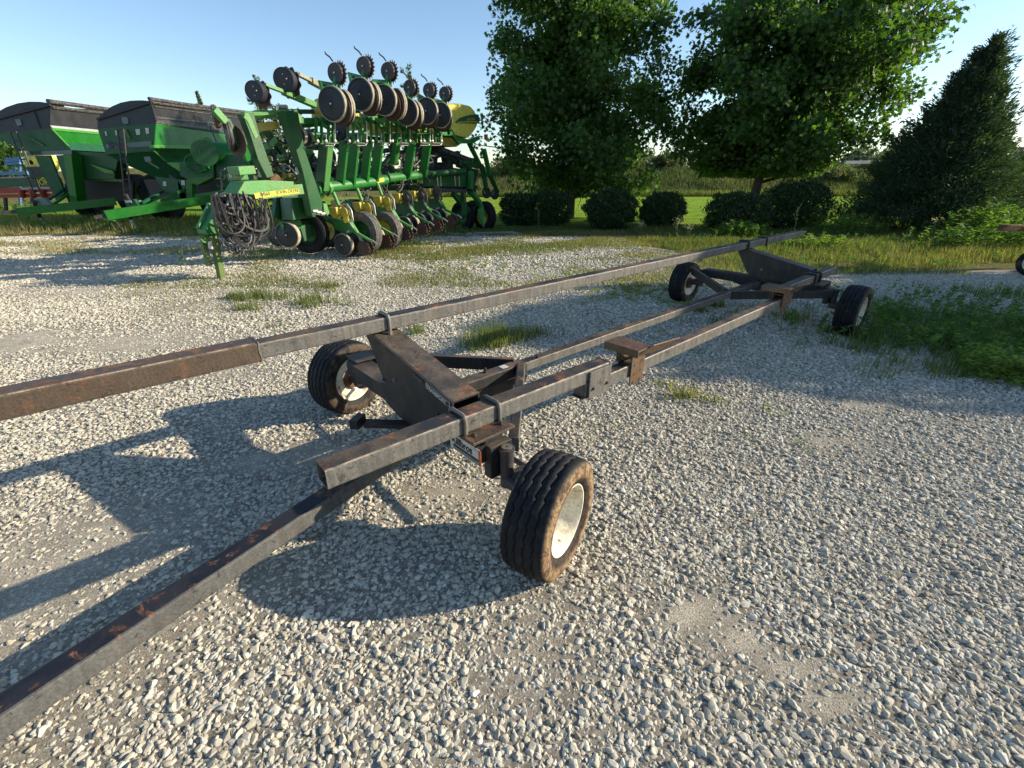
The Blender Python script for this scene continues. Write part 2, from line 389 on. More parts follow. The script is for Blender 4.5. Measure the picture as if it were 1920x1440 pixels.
M['flower'] = leafmat("pale_flowers", [(.5, .48, .42), (.7, .68, .62)], .3, .8)
def lawn_mat():
    m, t, b = new_mat("mown_lawn"); v = coord(t)
    n = noise(t, 1.3, 6, .7, v); n2 = noise(t, 30, 6, .75, coord(t, (1, .35, 1)))
    c = ramp(t, n.outputs[0], [(.38, (.13, .24, .022)), (.5, (.19, .31, .03)), (.62, (.27, .36, .05))]).outputs[0]
    c = mixc(t, 1.0, c, ramp(t, n2.outputs[0], [(.3, g3(.45)), (.65, g3(1.3))]).outputs[0], 'MULTIPLY')
    L(t, c, b.inputs["Base Color"]); b.inputs["Roughness"].default_value = 1; b.inputs["Specular IOR Level"].default_value = .03; bump(t, b, n2.outputs[0], 1, .06); return m
M['lawn'] = lawn_mat()
def rough_ground():
    m, t, b = new_mat("rough_verge"); v = coord(t)
    n = noise(t, .9, 7, .7, v); n2 = noise(t, 25, 6, .75, v)
    c = ramp(t, n.outputs[0], [(.3, (.09, .12, .03)), (.5, (.17, .17, .06)), (.7, (.27, .22, .11))]).outputs[0]
    c = mixc(t, 1.0, c, ramp(t, n2.outputs[0], [(.3, g3(.5)), (.7, g3(1.25))]).outputs[0], 'MULTIPLY')
    L(t, c, b.inputs["Base Color"]); b.inputs["Roughness"].default_value = 1; b.inputs["Specular IOR Level"].default_value = .03; bump(t, b, n2.outputs[0], 1, .05); return m
M['verge'] = rough_ground()

# ---------------------------------------------------------------- the setting: ground, lawn, bank
def grid_sheet(name, x0, x1, y0, y1, nx, ny, zf, mat, kind='structure', edge=None):
    xs = np.linspace(x0, x1, nx); ys = np.linspace(y0, y1, ny); v = []; f = []
    for j in range(ny):
        for i in range(nx):
            x, y = xs[i], ys[j]
            if edge: x, y = edge(x, y, i, j)
            v.append((x, y, zf(x, y)))
    for j in range(ny-1):
        for i in range(nx-1):
            a = j*nx+i; f.append((a, a+1, a+nx+1, a+nx))
    o = mesh_from(name, v, f, mat, None, True); return tag(o, kind=kind)
def wob(x): return .5*math.sin(x*.9)+.3*math.sin(x*2.3+1)+.15*math.sin(x*6.1)
# one big sheet to the horizon
def gz(x, y): return 0.0
base = MB(); base.add([(-900, -60, -.012), (900, -60, -.012), (900, 1500, -.012), (-900, 1500, -.012)], [(0, 1, 2, 3)])
tag(base.build("ground", M['verge']), kind='structure')
gy = MB(); pts = [(-60, -12, 0), (30, -12, 0)]
e = []
for i in range(61):
    x = 30-90*i/60
    y = (11.3+wob(x)*.5 if x > 0 else (14.5+wob(x)*.4 if x > -6 else 13.6+wob(x)*.5))
    if x > 3: y = 8.1+wob(x)*.25+max(0, 6-x)*.9
    e.append((x, y, 0))
gy.add(pts+e, [tuple(range(2+len(e)))])
tag(gy.build("gravel_yard", M['gravel']), kind='structure')
def lawn_edge(x, y, i, j): return (x, y+(.25*wob(x*1.3) if j == 0 else 0))
grid_sheet("lawn", -30, 60, 15.8, 40.5, 60, 12, lambda x, y: -.004, M['lawn'], edge=lawn_edge)
grid_sheet("grass_bank", -90, 160, 40.3, 52, 90, 14,
           lambda x, y: -.01+(2.1+.18*math.sin(x*.13)+.1*math.sin(x*.5+2))*min(1, max(0, (y-40.6)/9))**1.1, M['verge'])

# ---------------------------------------------------------------- stones
def rocks(n_t, subd):
    import bmesh
    out = []
    for k in range(n_t):
        b = bmesh.new(); bmesh.ops.create_icosphere(b, subdivisions=subd, radius=1.0)
        vs = np.array([v.co[:] for v in b.verts]); fs = np.array([[v.index for v in f.verts] for f in b.faces]); b.free()
        for _ in range(9 if subd > 1 else 6):
            n = nr.normal(size=3); n /= np.linalg.norm(n); h = nr.uniform(.45, .8)
            d = vs@n; over = d > h; vs[over] -= np.outer(d[over]-h, n)
        vs *= np.array([1, nr.uniform(.55, .9), nr.uniform(.34, .6)])
        out.append((vs, fs))
    return out
def rotmats(n, tilt=.7):
    a = nr.uniform(0, 2*np.pi, n); b = nr.normal(0, tilt, n); c = nr.normal(0, tilt, n)
    ca, sa, cb, sb, cc, sc = np.cos(a), np.sin(a), np.cos(b), np.sin(b), np.cos(c), np.sin(c)
    Z = np.zeros((n, 3, 3)); Z[:, 0, 0] = ca; Z[:, 0, 1] = -sa; Z[:, 1, 0] = sa; Z[:, 1, 1] = ca; Z[:, 2, 2] = 1
    X = np.zeros((n, 3, 3)); X[:, 0, 0] = 1; X[:, 1, 1] = cb; X[:, 1, 2] = -sb; X[:, 2, 1] = sb; X[:, 2, 2] = cb
    Y = np.zeros((n, 3, 3)); Y[:, 1, 1] = 1; Y[:, 0, 0] = cc; Y[:, 0, 2] = sc; Y[:, 2, 0] = -sc; Y[:, 2, 2] = cc
    return Z@X@Y
def snoise(x, y, seed=0):
    r = np.random.default_rng(seed); v = 0
    for k in range(7):
        f = 1.3*1.55**k*.5; a = r.uniform(0, 6.28); p = r.uniform(0, 6.28)
        v = v+np.sin((x*np.cos(a)+y*np.sin(a))*f+p+.7*np.sin(x*f*.37+y*f*.51+p))/(1.25**k)
    return v/3.2
def fines_mask(x, y):
    """0..1, where the stone thins out to crushed fines (wheel tracks)"""
    f = np.clip(snoise(x*1.2, y*1.2, 3)*1.3-.35, 0, 1)*.42
    for px, py, rx, ry, a in ((1285, 1150, .16, .10, 1), (1370, 1200, .14, .07, 1), (1470, 1255, .16, .06, .9), (1560, 1320, .14, .06, .8), (1190, 1105, .15, .07, .7),
                              (860, 920, .30, .16, .95), (760, 960, .25, .10, .8), (640, 860, .45, .18, .8), (520, 860, .45, .22, .75), (1000, 1000, .12, .05, .6),
                              (100, 640, 2.0, .5, .95), (330, 700, 1.0, .22, .7), (60, 760, .8, .14, .5), (1560, 830, .35, .12, .5), (1650, 760, .5, .15, .5),
                              (200, 545, 2.5, .5, .7), (700, 545, 1.2, .3, .5), (1100, 1350, .12, .04, .5), (420, 1180, .2, .06, .5)):
        g = atZ(px, py); f = np.maximum(f, .8*a*np.exp(-(((x-g.x)/rx)**2+((y-g.y)/ry)**2)*1.0)*(.72+.6*snoise(x*9, y*9, 41)))
    return np.clip(f, 0, 1)
def stones(name, dens, region, size, subd, label=None):
    x0, x1, y0, y1, keep = region
    n = int((x1-x0)*(y1-y0)*dens); x = nr.uniform(x0, x1, n); y = nr.uniform(y0, y1, n)
    k = keep(x, y); x, y = x[k], y[k]
    f = fines_mask(x, y); k = nr.uniform(0, 1, len(x)) > f*.66; x, y, f = x[k], y[k], f[k]
    n = len(x); T = rocks(16, subd); idx = nr.integers(0, len(T), n)
    s = size*np.clip(nr.lognormal(-.05, .42, n), .38, 2.3)*(1-.55*f)
    z = s*nr.uniform(-.10, .42, n)
    Rm = rotmats(n, .34); V = []; Fi = []; Tn = []; off = 0
    tone = np.clip(nr.beta(3, 2.6, n), 0, 1)
    for q, (vs, fs) in enumerate(T):
        ii = np.where(idx == q)[0]
        if not len(ii): continue
        P = np.einsum('nij,vj->nvi', Rm[ii], vs)*s[ii, None, None]
        P[..., 0] += x[ii, None]; P[..., 1] += y[ii, None]; P[..., 2] += z[ii, None]
        V.append(P.reshape(-1, 3)); nv = len(vs)
        Fi.append((fs[None]+(np.arange(len(ii))*nv)[:, None, None]+off).reshape(-1, 3)); off += nv*len(ii)
        Tn.append(np.repeat(tone[ii], nv))
    V = np.concatenate(V); Fi = np.concatenate(Fi); Tn = np.concatenate(Tn); nf = len(Fi)
    o = big_mesh(name, V, Fi.ravel(), np.arange(nf)*3, np.full(nf, 3), M['stone'], None, Tn)
    return tag(o, label, 'gravel', kind='stuff')
def surface():
    m, t, b = new_mat("packed_fines"); v = coord(t)
    at = t.nodes.new("ShaderNodeAttribute"); at.attribute_name = "tone"
    n = noise(t, 140, 5, .7, v); n2 = noise(t, 6, 5, .65, v); n3 = noise(t, 45, 4, .7, v)
    fc = ramp(t, n.outputs[0], [(.36, (.22, .19, .14)), (.5, (.42, .37, .28)), (.64, (.66, .61, .50))]).outputs[0]
    fc = mixc(t, 1.0, fc, ramp(t, n2.outputs[0], [(.4, g3(.82)), (.6, g3(1.12))]).outputs[0], 'MULTIPLY')
    deep = ramp(t, n3.outputs[0], [(.40, (.17, .152, .12)), (.60, (.32, .29, .23))]).outputs[0]  # ground between loose stones, its gap shade put into the colour
    c = mixc(t, ramp(t, at.outputs["Fac"], [(.15, g3(0)), (.5, g3(1))]).outputs[0], deep, fc)
    L(t, c, b.inputs["Base Color"]); b.inputs["Roughness"].default_value = .97; b.inputs["Specular IOR Level"].default_value = .1
    bump(t, b, n.outputs[0], .9, .006)
    nx, ny = 460, 250; xs = np.linspace(-11, 9.5, nx); ys = -.3+8.45*np.linspace(0, 1, ny)**1.4
    X, Y = np.meshgrid(xs, ys); f = fines_mask(X, Y)
    Z = .003+f*.0075+.0025*snoise(X*5, Y*5, 77)*f
    V = np.stack([X, Y, Z], 2).reshape(-1, 3); a = (np.arange(ny-1)[:, None]*nx+np.arange(nx-1)[None]).ravel()
    lo = np.stack([a, a+1, a+nx+1, a+nx], 1).ravel(); n_ = len(a)
    o = big_mesh("packed_gravel_ground", V, lo, np.arange(n_)*4, np.full(n_, 4), m, None, f.ravel(), smooth=True); tag(o, kind='structure')
surface()
def wedge(x, y, m=1.0): return (np.abs(x) < (y+.9)*1.16+m)
def in_yard(x, y):
    lim = np.where(x > 3, 8.1+np.maximum(0, 6-x)*.9-.2, 13.2); return y < lim
stones("loose_gravel", 12500, (-3.6, 3.6, .1, 1.25, lambda x, y: wedge(x, y, .8)), .0096, 2, 'loose grey crushed limestone nearest to the camera, below the tongue')
stones("loose_gravel", 11500, (-4.6, 4.6, 1.25, 2.1, lambda x, y: wedge(x, y, .8)), .0102, 1, 'loose grey crushed limestone around the front wheel')
stones("fine_gravel", 7600, (-7, 7, 2.1, 4.5, lambda x, y: wedge(x, y, .8)), .0110, 1, 'pale crushed stone around the front truck of the transport cart')
stones("packed_gravel", 4000, (-10.5, 9.5, 4.5, 8.2, lambda x, y: wedge(x, y, .9) & in_yard(x, y)), .0140, 1, 'pale crushed stone under the long rails and towards the planter')
stones("spread_gravel", 1500, (-16, 9.5, 8.2, 13.4, lambda x, y: wedge(x, y, .8) & in_yard(x, y) & (x < 6)), .021, 1, 'far pale gravel reaching to the grass by the green machines')

# ---------------------------------------------------------------- the header transport cart
YAW = .8395
U0, V0 = -2.0, 1.105
Ux = Vector((math.cos(YAW), -math.sin(YAW), 0)); Vx = Vector((math.sin(YAW), math.cos(YAW), 0))
trailer = empty("header_transport", Ux*U0+Vx*V0, -YAW, 'long four-wheeled header transport cart of bare rusty steel rails on the gravel', 'transport cart')
def q(u, v, z): return Vector((u-U0, v-V0, z))
def tv(x, y, v):
    d = ray(x, y); w = O0+d*((v-O0.dot(Vx))/d.dot(Vx)); return w.dot(Ux), w.z
def TP(mb, name, mat, bevel=0, smooth=False, parent=trailer, label=None):
    return mb.build(name, mat, parent, smooth, rel=False, bevel=bevel, label=label)
# far high rail with its thicker brown sleeve
b = MB().beam(q(-2.235, .42, .809), q(-2.235, 7.25, .806), .090, .074, hollow=False)
fr = TP(b, "high_rail", M['rail'])
b = MB().beam(q(-2.235, 7.25, .806), q(-2.232, 7.46, .82), .090, .074, w2=.07, h2=.02); TP(b, "rail_tip", M['rail'])
b = MB().beam(q(-2.235, -3.4, .812), q(-2.235, .435, .810), .106, .094); TP(b, "rail_sleeve", M['railb'])
# near low rail in three lengths
b = MB().beam(q(-1.441, .385, .566), q(-1.441, 1.985, .539), .094, .083, hollow=True); TP(b, "low_rail", M['rail'])
b = MB().beam(q(-1.432, 1.78, .462), q(-1.432, 4.80, .466), .074, .082); TP(b, "low_rail", M['rail'])
b = MB().beam(q(-1.452, 4.62, .560), q(-1.456, 6.12, .566), .086, .078, hollow=True); TP(b, "low_rail", M['rail'])
# joining plates
b = MB().box(q(-1.384, 1.892, .493), (.010, .185, .160)).box(q(-1.482, 1.892, .493), (.010, .185, .160)).box(q(-1.433, 1.86, .419), (.09, .2, .006))
TP(b, "splice_plate", M['rail'], .002)
b = MB().box(q(-1.396, 4.70, .50), (.008, .20, .15)).box(q(-1.475, 4.70, .50), (.008, .20, .15)); TP(b, "splice_plate", M['rusty'], .002)
# centre pole
b = MB().beam(q(-2.021, 1.86, .391), q(-2.021, 5.62, .393), .072, .062); TP(b, "center_pole", M['rail'])
b = MB().beam(q(-2.021, 1.12, .385), q(-2.021, 1.90, .389), .088, .076); TP(b, "pole_socket", M['black'])
b = MB().slab([q(-1.974, 1.25, .35), q(-1.974, 1.90, .35), q(-1.974, 1.88, .30), q(-1.974, 1.55, .26)], .008).slab([q(-2.065, 1.25, .35), q(-2.065, 1.90, .35), q(-2.065, 1.88, .30), q(-2.065, 1.55, .26)], .008)
TP(b, "gusset", M['black'])
b = MB().tube([q(-2.03, 1.60, .42), q(-2.03, 1.60, .455)], .008).tube([q(-2.03, 1.60, .425), q(-2.03, 1.60, .438)], .014, 6).tube([q(-2.0, 2.02, .42), q(-2.0, 2.02, .445)], .008).tube([q(-2.0, 2.02, .424), q(-2.0, 2.02, .436)], .014, 6)
TP(b, "bolt", M['iron'], smooth=True)
TP(MB().box(q(-2.02, 1.74, .4285), (.045, .05, .0015)), "sticker", M['white'])
# v braces
b = MB().beam(q(-1.985, 1.86, .40), q(-1.33, 1.20, .40), .050, .072); TP(b, "brace", M['raila'])
b = MB().beam(q(-2.06, 1.86, .40), q(-2.78, 1.17, .42), .04, .085); TP(b, "brace", M['black'])
b = MB().beam(q(-1.99, 4.87, .385), q(-1.27, 5.62, .405), .035, .085); TP(b, "brace", M['black'])
b = MB().beam(q(-2.05, 4.87, .40), q(-2.84, 5.66, .42), .04, .085); TP(b, "brace", M['black'])
TP(MB().beam(q(-2.021, 4.72, .393), q(-2.021, 4.90, .393), .082, .072), "collar", M['rail'])
# axle beams
def axle(v, front):
    b = MB().beam(q(-2.70, v, .415), q(-1.35, v, .412), .13, .095, rad=.05)
    # deep dark gusset under the middle
    for s in (-1, 1):
        pts = [q(-2.35, v+s*.045, .37), q(-2.1, v+s*.045, .30), q(-1.75, v+s*.045, .30), q(-1.5, v+s*.045, .37)]
        b.slab(pts, .008)
    TP(b, "axle_beam", M['black'], label=None)
axle(1.07, True); axle(5.725, False)
b = MB().box(q(-1.41, 1.075, .507), (.20, .235, .013)); TP(b, "rail_plate", M['railb'], .002)
b = MB().box(q(-1.42, 1.09, .481), (.17, .10, .036)); TP(b, "spacer", M['black'], .002)
b = MB().box(q(-1.42, 5.56, .512), (.19, .30, .013)); TP(b, "rail_plate", M['railb'], .002)
b = MB().box(q(-1.42, 5.70, .485), (.17, .10, .036)); TP(b, "spacer", M['black'], .002)
# sloping bolsters
def bolster(v0, v1):
    t0, t1 = (-2.275, .768), (-1.50, .622)
    low = [tv(718, 672, 1.0), tv(722, 690, 1.0)]
    prof = [t0, t1, (-1.50, .55), (-1.56, .462), (-2.10, .462), (-2.16, .52), (-2.30, .735)]
    b = MB()
    b.slab([q(u, v0, z) for u, z in prof][::-1], -.009)
    b.slab([q(u, v1, z) for u, z in prof], -.009)
    b.slab([q(t0[0], v0-.002, t0[1]+.002), q(t1[0], v0-.002, t1[1]+.002), q(t1[0], v1+.002, t1[1]+.002), q(t0[0], v1+.002, t0[1]+.002)], .009)
    b.slab([q(-2.30, v0, .733), q(-2.16, v0, .52), q(-2.16, v1, .52), q(-2.30, v1, .733)], .006)
    return TP(b, "bolster", M['black'])
bolster(1.0, 1.135); bolster(5.60, 5.75)
for i, (u, v, z) in enumerate(((-2.02, .998, .56), (-2.0, 5.598, .56), (-2.15, 1.036, .42))):
    TP(MB().tube([q(u, v+.02, z), q(u, v-.012, z)], .013, 8).tube([q(u, v, z), q(u, v-.02, z)], .007, 6), "bolt", M['clamp'], smooth=True)
# lettering on the front bolster
dirb = Vector((.775, 0, -.146)).normalized(); upb = Vector((.146, 0, .775)).normalized()
s0 = q(-1.50, .9885, .622)
def onb(a, dz): return s0 - dirb*a - upb*dz
b = MB().slab([onb(.205, .006), onb(.205, .036), onb(.012, .036), onb(.012, .006)], -.0012); TP(b, "name_plate", M['white'])
b = MB().slab([onb(.198, .0085), onb(.198, .0335), onb(.018, .0335), onb(.018, .0085)], -.0024); TP(b, "name_plate", M['stickerblack'])
text("lettering", "TRANSPORT", .028, onb(.196, .031)+Vector((0, -.003, 0)), dirb, upb, M['white'], trailer, .0006, rel=False, sx=1.0, bold=.012)
M['faded'] = paint("faded_letter", (.12, .12, .12), .6, .4)
text("lettering", "HEADER", .026, onb(.33, .031)+Vector((0, -.0025, 0)), dirb, upb, M['faded'], trailer, .0006, rel=False)
# maker's sticker on the axle face
vz = 1.005-.0025
b = MB().box(q(-1.44, vz, .412), (.22, .003, .084)); TP(b, "name_sticker", M['white'])
b = MB().box(q(-1.43, vz-.002, .396), (.19, .002, .012)).box(q(-1.43, vz-.002, .378), (.19, .002, .004)).box(q(-1.43, vz-.002, .386), (.19, .002, .002)); TP(b, "sticker_stripe", M['stickerblack'])
TP(MB().box(q(-1.328, vz-.0005, .412), (.016, .003, .080)), "sticker_end", M['orange'])
text("lettering", "Killbros", .052, q(-1.535, vz-.003, .409), (1, 0, 0), (0, 0, 1), M['stickerblack'], trailer, .0005, rel=False, sx=.95, bold=.02)
# u-bolt clamps over the rails
def clamp(u, w, top, bot, v, r=.009, d=.012):
    a, c = u-w/2-r, u+w/2+r
    p = [q(a, v, bot), q(a, v, top-.012), q(a+.006, v, top+r-.004), q(a+.02, v, top+r), q(c-.02, v, top+r), q(c-.006, v, top+r-.004), q(c, v, top-.012), q(c, v, bot)]
    b = MB().tube(p, r, 10); b.tube([q(c, v, bot+.005), q(c, v, bot-.014)], .014, 6); return TP(b, "clamp", M['clamp'] if v < 1.3 else M['black'], smooth=True)
clamp(-1.441, .094, .599, .512, .975); clamp(-1.441, .094, .596, .512, 1.165)
clamp(-2.235, .090, .847, .765, 1.075); clamp(-2.235, .09, .846, .765, 5.56, .012); clamp(-2.235, .09, .846, .765, 6.08, .008)
clamp(-1.455, .086, .600, .518, 5.42, .013); clamp(-1.455, .086, .600, .518, 5.56, .013)
for v, u_, z_ in ((1.985, -1.441, .539), (.435, -2.235, .81)):
    w_, h_ = (.094, .083) if v > 1 else (.106, .094); P = []
    for k in range(29):
        e = (k % 28)/7; c_ = int(e); f_ = e-c_; cs = [(-1, -1), (1, -1), (1, 1), (-1, 1), (-1, -1)]
        P.append(q(u_+w_/2*(cs[c_][0]*(1-f_)+cs[c_+1][0]*f_)*.98, v+.002*math.sin(k*5), z_+h_/2*(cs[c_][1]*(1-f_)+cs[c_+1][1]*f_)*.98))
    TP(MB().tube(P, .0045, 6), "weld_bead", M['raila'], smooth=True)
for u_, v_, z_ in ((-1.385, 1.83, .47), (-1.385, 1.95, .47), (-1.36, 1.00, .514), (-1.36, 1.15, .514), (-2.70, 1.03, .44), (-2.62, 1.03, .38), (-2.15, .997, .52), (-1.62, .997, .52)):
    d = Vector((1, 0, 0)) if v_ > 1.5 else (Vector((0, 0, 1)) if z_ > .51 and v_ > .998 and u_ > -1.5 else Vector((0, -1, 0)))
    TP(MB().lathe([(0, 0), (0, .012), (.008, .012), (.008, .007), (.016, .007), (.016, 0)], q(u_, v_, z_), d, 6), "bolt_head", M['iron'])
# rusty rest brackets on the low rail
def stand(v, flip):
    b = MB()
    for uu in (-1.384, -1.478):
        b.box(q(uu, v, .468), (.008, .135, .19))
    b.box(q(-1.47, v+.01, .60), (.245, .15, .010)); b.box(q(-1.47, v-.062, .582), (.245, .008, .045)); b.box(q(-1.56, v, .575), (.008, .10, .05))
    b.box(q(-1.50, v-.02, .545), (.008, .07, .10)); b.box(q(-1.42, v, .578), (.008, .10, .05))
    b.box(q(-1.45, v-.03, .530), (.09, .05, .006), Matrix.Rotation(R(-25), 3, 'X'))
    b.slab([q(-1.385, v-.06, .555), q(-1.33, v+.055, .622), q(-1.33, v+.36, .60), q(-1.385, v+.25, .535)], .007)
    o = TP(b, "rest_bracket", M['rusty'], .0015)
    h = MB()
    for dv, z, r in ((-.035, .500, .011), (.035, .515, .011), (.03, .455, .007), (-.035, .440, .007), (.03, .392, .012), (-.04, .388, .010)):
        h.disc(q(-1.3795, v+dv, z), (1, 0, 0), r, .002, 12)
    h.build("bolt_hole", M['stickerblack'], o, rel=False)
stand(2.255, 0); stand(4.60, 1)
# tongue, turned with the front wheels
ST = .292
ta = R(17); tdir = Vector((math.sin(ta), -math.cos(ta), 0)); tp = q(-2.03+.0, 1.10, .158)
b = MB().beam(tp-tdir*.05, tp+tdir*3.6, .092, .086, rad=.14); TP(b, "tongue", M['raild'])
# pivot and steering
b = MB().tube([q(-2.02, 1.09, .12), q(-2.02, 1.09, .46)], .028, 14); b.box(q(-2.02, 1.09, .26), (.16, .16, .012)); b.box(q(-2.02, 1.09, .215), (.16, .16, .012))
TP(b, "pivot", M['black'], smooth=True)
b = MB().beam(q(-2.18, .86, .285), q(-1.98, 1.10, .265), .07, .02); b.box(q(-2.20, .83, .30), (.05, .09, .055), Matrix.Rotation(.6, 3, 'Z'))
TP(b, "steering_arm", M['black'], .003)
TP(MB().tube([q(-2.78, 1.27, .25), q(-1.24, 1.27, .25)], .014, 8), "tie_rod", M['iron'], smooth=True)
def knuckle(u, v, sgn, turned):
    """kingpin housing at an axle end"""
    b = MB().box(q(u-sgn*.055, v-.005, .365), (.05, .125, .165)); TP(b, "kingpin_bracket", M['black'], .004)
    b = MB().lathe([(-.185, .0), (-.185, .031), (0, .031), (.0, .0)], q(u, v, .425), (0, 0, 1), 24)
    b.lathe([(0, .0), (0, .036), (.014, .036), (.016, .030), (.016, .0)], q(u, v, .425), (0, 0, 1), 24)
    TP(b, "kingpin", M['iron'], smooth=True)
    b = MB().tube([q(u, v, .27), q(u+sgn*.12, v, .262), q(u+sgn*.2, v+(.03 if turned else 0), .26)], [.035, .028, .022], 12)
    b.box(q(u+sgn*.05, v+.05, .30), (.10, .10, .012))
    TP(b, "spindle", M['iron'], smooth=True)
    if turned: TP(MB().lathe([(0, .005), (0, .024), (.004, .024), (.004, .005)], q(u, v, .4415), (0, 0, 1), 20), "washer", M['clamp'])
knuckle(-1.285, 1.12, 1, True); knuckle(-2.735, 1.10, -1, True)
knuckle(-1.27, 5.725, 1, False); knuckle(-2.75, 5.725, -1, False)
# end cap plate of the far steering housing
TP(MB().box(q(-2.665, 1.035, .40), (.13, .012, .15)).box(q(-2.665, 1.10, .478), (.16, .15, .01)), "housing_plate", M['black'], .003)
# wheels
def tyre_mesh():
    n = 168; grooves = (-.056, -.020, .018, .054); prof = [(-.072, .148, 0), (-.084, .156, 0), (-.0965, .178, 0), (-.1012, .203, 0), (-.0995, .226, 0), (-.0935, .2435, 0), (-.086, .2525, 0)]
    xs = [-.078]
    for g in grooves: xs += [(g-.0036, 0), (g-.0024, 1), (g+.0024, 1), (g+.0036, 0)]
    xs += [.078]
    def rc(x): return .2605-.0065*(abs(x)/.08)**2.2
    for x in xs:
        if isinstance(x, tuple): prof.append((x[0], rc(x[0])-(.0065 if x[1] else 0), 1))
        else: prof.append((x, rc(x), 0))
    prof += [(.086, .2525, 0), (.0935, .2435, 0), (.0995, .226, 0), (.1012, .203, 0), (.0965, .178, 0), (.084, .156, 0), (.072, .148, 0)]
    vs = []; m = len(prof)
    for k in range(n):
        t = 2*math.pi*k/n; sh = (k % 6)/5.0-.5
        for j, (x, r, g) in enumerate(prof):
            xx = x+(sh*.009 if g else 0)
            rr = r+(.0016*math.sin(t*3+1) if 2 < j < m-3 else 0)
            if (j in (5, 6) or j in (m-6, m-7)) and k % 3 == 0: rr -= .003
            zz = rr*math.cos(t)
            if zz < -.247: zz = -.247-(abs(zz)-.247)*.35   # the flat under load
            vs.append((xx, rr*math.sin(t), zz))
    fs = [(k*m+j, k*m+j+1, ((k+1) % n)*m+j+1, ((k+1) % n)*m+j) for k in range(n) for j in range(m-1)]
    me = bpy.data.meshes.new("tyre"); me.from_pydata(vs, [], fs); me.polygons.foreach_set("use_smooth", [True]*len(me.polygons)); return me
TYRE = tyre_mesh(); TYRE.materials.append(M['tyre'])
TYRE2 = TYRE.copy(); TYRE2.materials[0] = M['tyre2']
def rim_mesh():
    b = MB()
    prof = [(.070, .150), (.079, .1565), (.084, .1545), (.0835, .149), (.074, .1435), (.055, .139), (.030, .133), (.010, .122), (-.040, .119), (-.058, .112), (-.056, .085), (-.044, .070), (-.044, .044),
            (-.050, .044), (-.050, .070), (-.062, .086), (-.064, .116), (-.066, .128), (-.060, .136), (-.072, .141), (-.082, .149), (-.083, .1545), (-.078, .157), (-.070, .150)]
    b.lathe(prof, (0, 0, 0), (1, 0, 0), 64, close=False)
    o = b.build("rim", M['rimw'], None, True); me = o.data; bpy.data.objects.remove(o); return me
RIM = rim_mesh()
def hub_mesh():
    b = MB().lathe([(-.09, 0), (-.09, .030), (-.07, .05), (-.02, .05), (-.012, .042), (.005, .040), (.012, .030), (.028, .028), (.034, .018), (.034, 0)], n=28)
    for k in range(5):
        a = 2*math.pi*k/5; b.tube([(-.03, .058*math.cos(a), .058*math.sin(a)), (.006, .058*math.cos(a), .058*math.sin(a))], .009, 6)
    b.lathe([(-.088, .03), (-.088, .062), (-.05, .070), (-.03, .070)], n=28)
    o = b.build("wheel", M['hubrust'], None, True); me = o.data; bpy.data.objects.remove(o); return me
HUB = hub_mesh()
VALVE = MB().tube([(-.035, 0, .120), (-.012, 0, .106), (.018, 0, .100)], [.0075, .007, .006], 8)
_vo = VALVE.build("valve_stem", M['iron'], None, True); VAL = _vo.data; bpy.data.objects.remove(_vo)
def wheel(u, v, rz, tm, spin=0):
    w = bpy.data.objects.new("wheel", HUB); C.objects.link(w); w.parent = trailer; w.location = q(u, v, .2475)
    w.rotation_euler = (0, 0, rz)
    for nm, me in (("tyre", tm), ("rim", RIM), ("valve_stem", VAL)):
        o = bpy.data.objects.new(nm, me); C.objects.link(o); o.parent = w
        if nm != "tyre": o.rotation_euler = (spin, 0, 0)
    return w
w1 = wheel(-1.011, 1.118, ST, TYRE, R(75)); w1['label'] = 'muddy wheel with cream rim closest to the camera'
wheel(-2.962, 1.09, ST+math.pi, TYRE2, R(40)); wheel(-1.076, 5.717, 0, TYRE2); wheel(-2.964, 5.732, math.pi, TYRE2, R(80))

# ---------------------------------------------------------------- the green row planter
A0 = Vector((-3.2, 10.78, 0)); DA = Vector((.439, .8985, 0)); NA = Vector((.8985, -.439, 0))
def pp(s, z, o=0.): return A0+DA*s+NA*o+Vector((0, 0, z))
def on(x, y, o=0.):
    """photo pixel -> point on the vertical plane o metres in front of the row line"""
    d = ray(x, y); P0 = A0+NA*o; return O0+d*((P0-O0).dot(NA)/d.dot(NA))
def c1(x, y, o=0.): return on(340+x*.3125, 80+y*.3125, o)
planter = empty("row_planter", (-3.2, 10.78, 0), 0, 'large green row crop planter folded up with two tiers of seeding units', 'planter')
G, GL, GD = M['green'], M['greenl'], M['greend']
M['oldgreen'] = paint("worn_green_paint", (.10, .19, .05), .6, .6, (.20, .17, .08), 12, rust=.15)
Z3 = Vector((0, 0, 1))
def pbeam(name, a, b, w, h, mat, up=None, rad=.1):
    return MB().beam(a, b, w, h, up or NA, rad).build(name, mat, planter)
# tool bar tube in two lengths, with clamps
MB().tube([c1(822, 872), c1(1225, 822)], .105, 20).build("toolbar", G, planter, True)
MB().tube([c1(1235, 812, -.05), c1(1440, 793, -.05)], .10, 20).build("toolbar", G, planter, True)
MB().tube([c1(1440, 793, -.1), c1(1700, 770, -.1)], .08, 16).build("toolbar", GD, planter, True)
MB().tube([c1(805, 874), c1(830, 871)], .125, 20).build("toolbar_flange", G, planter, True)
MB().tube([c1(868, 866), c1(885, 864)], .125, 20).build("toolbar_flange", M['greenl'], planter, True)
MB().slab([c1(1172, 815, .11), c1(1215, 808, .11), c1(1218, 832, .11), c1(1175, 840, .11)], .003).build("decal", M['yelldec'], planter)
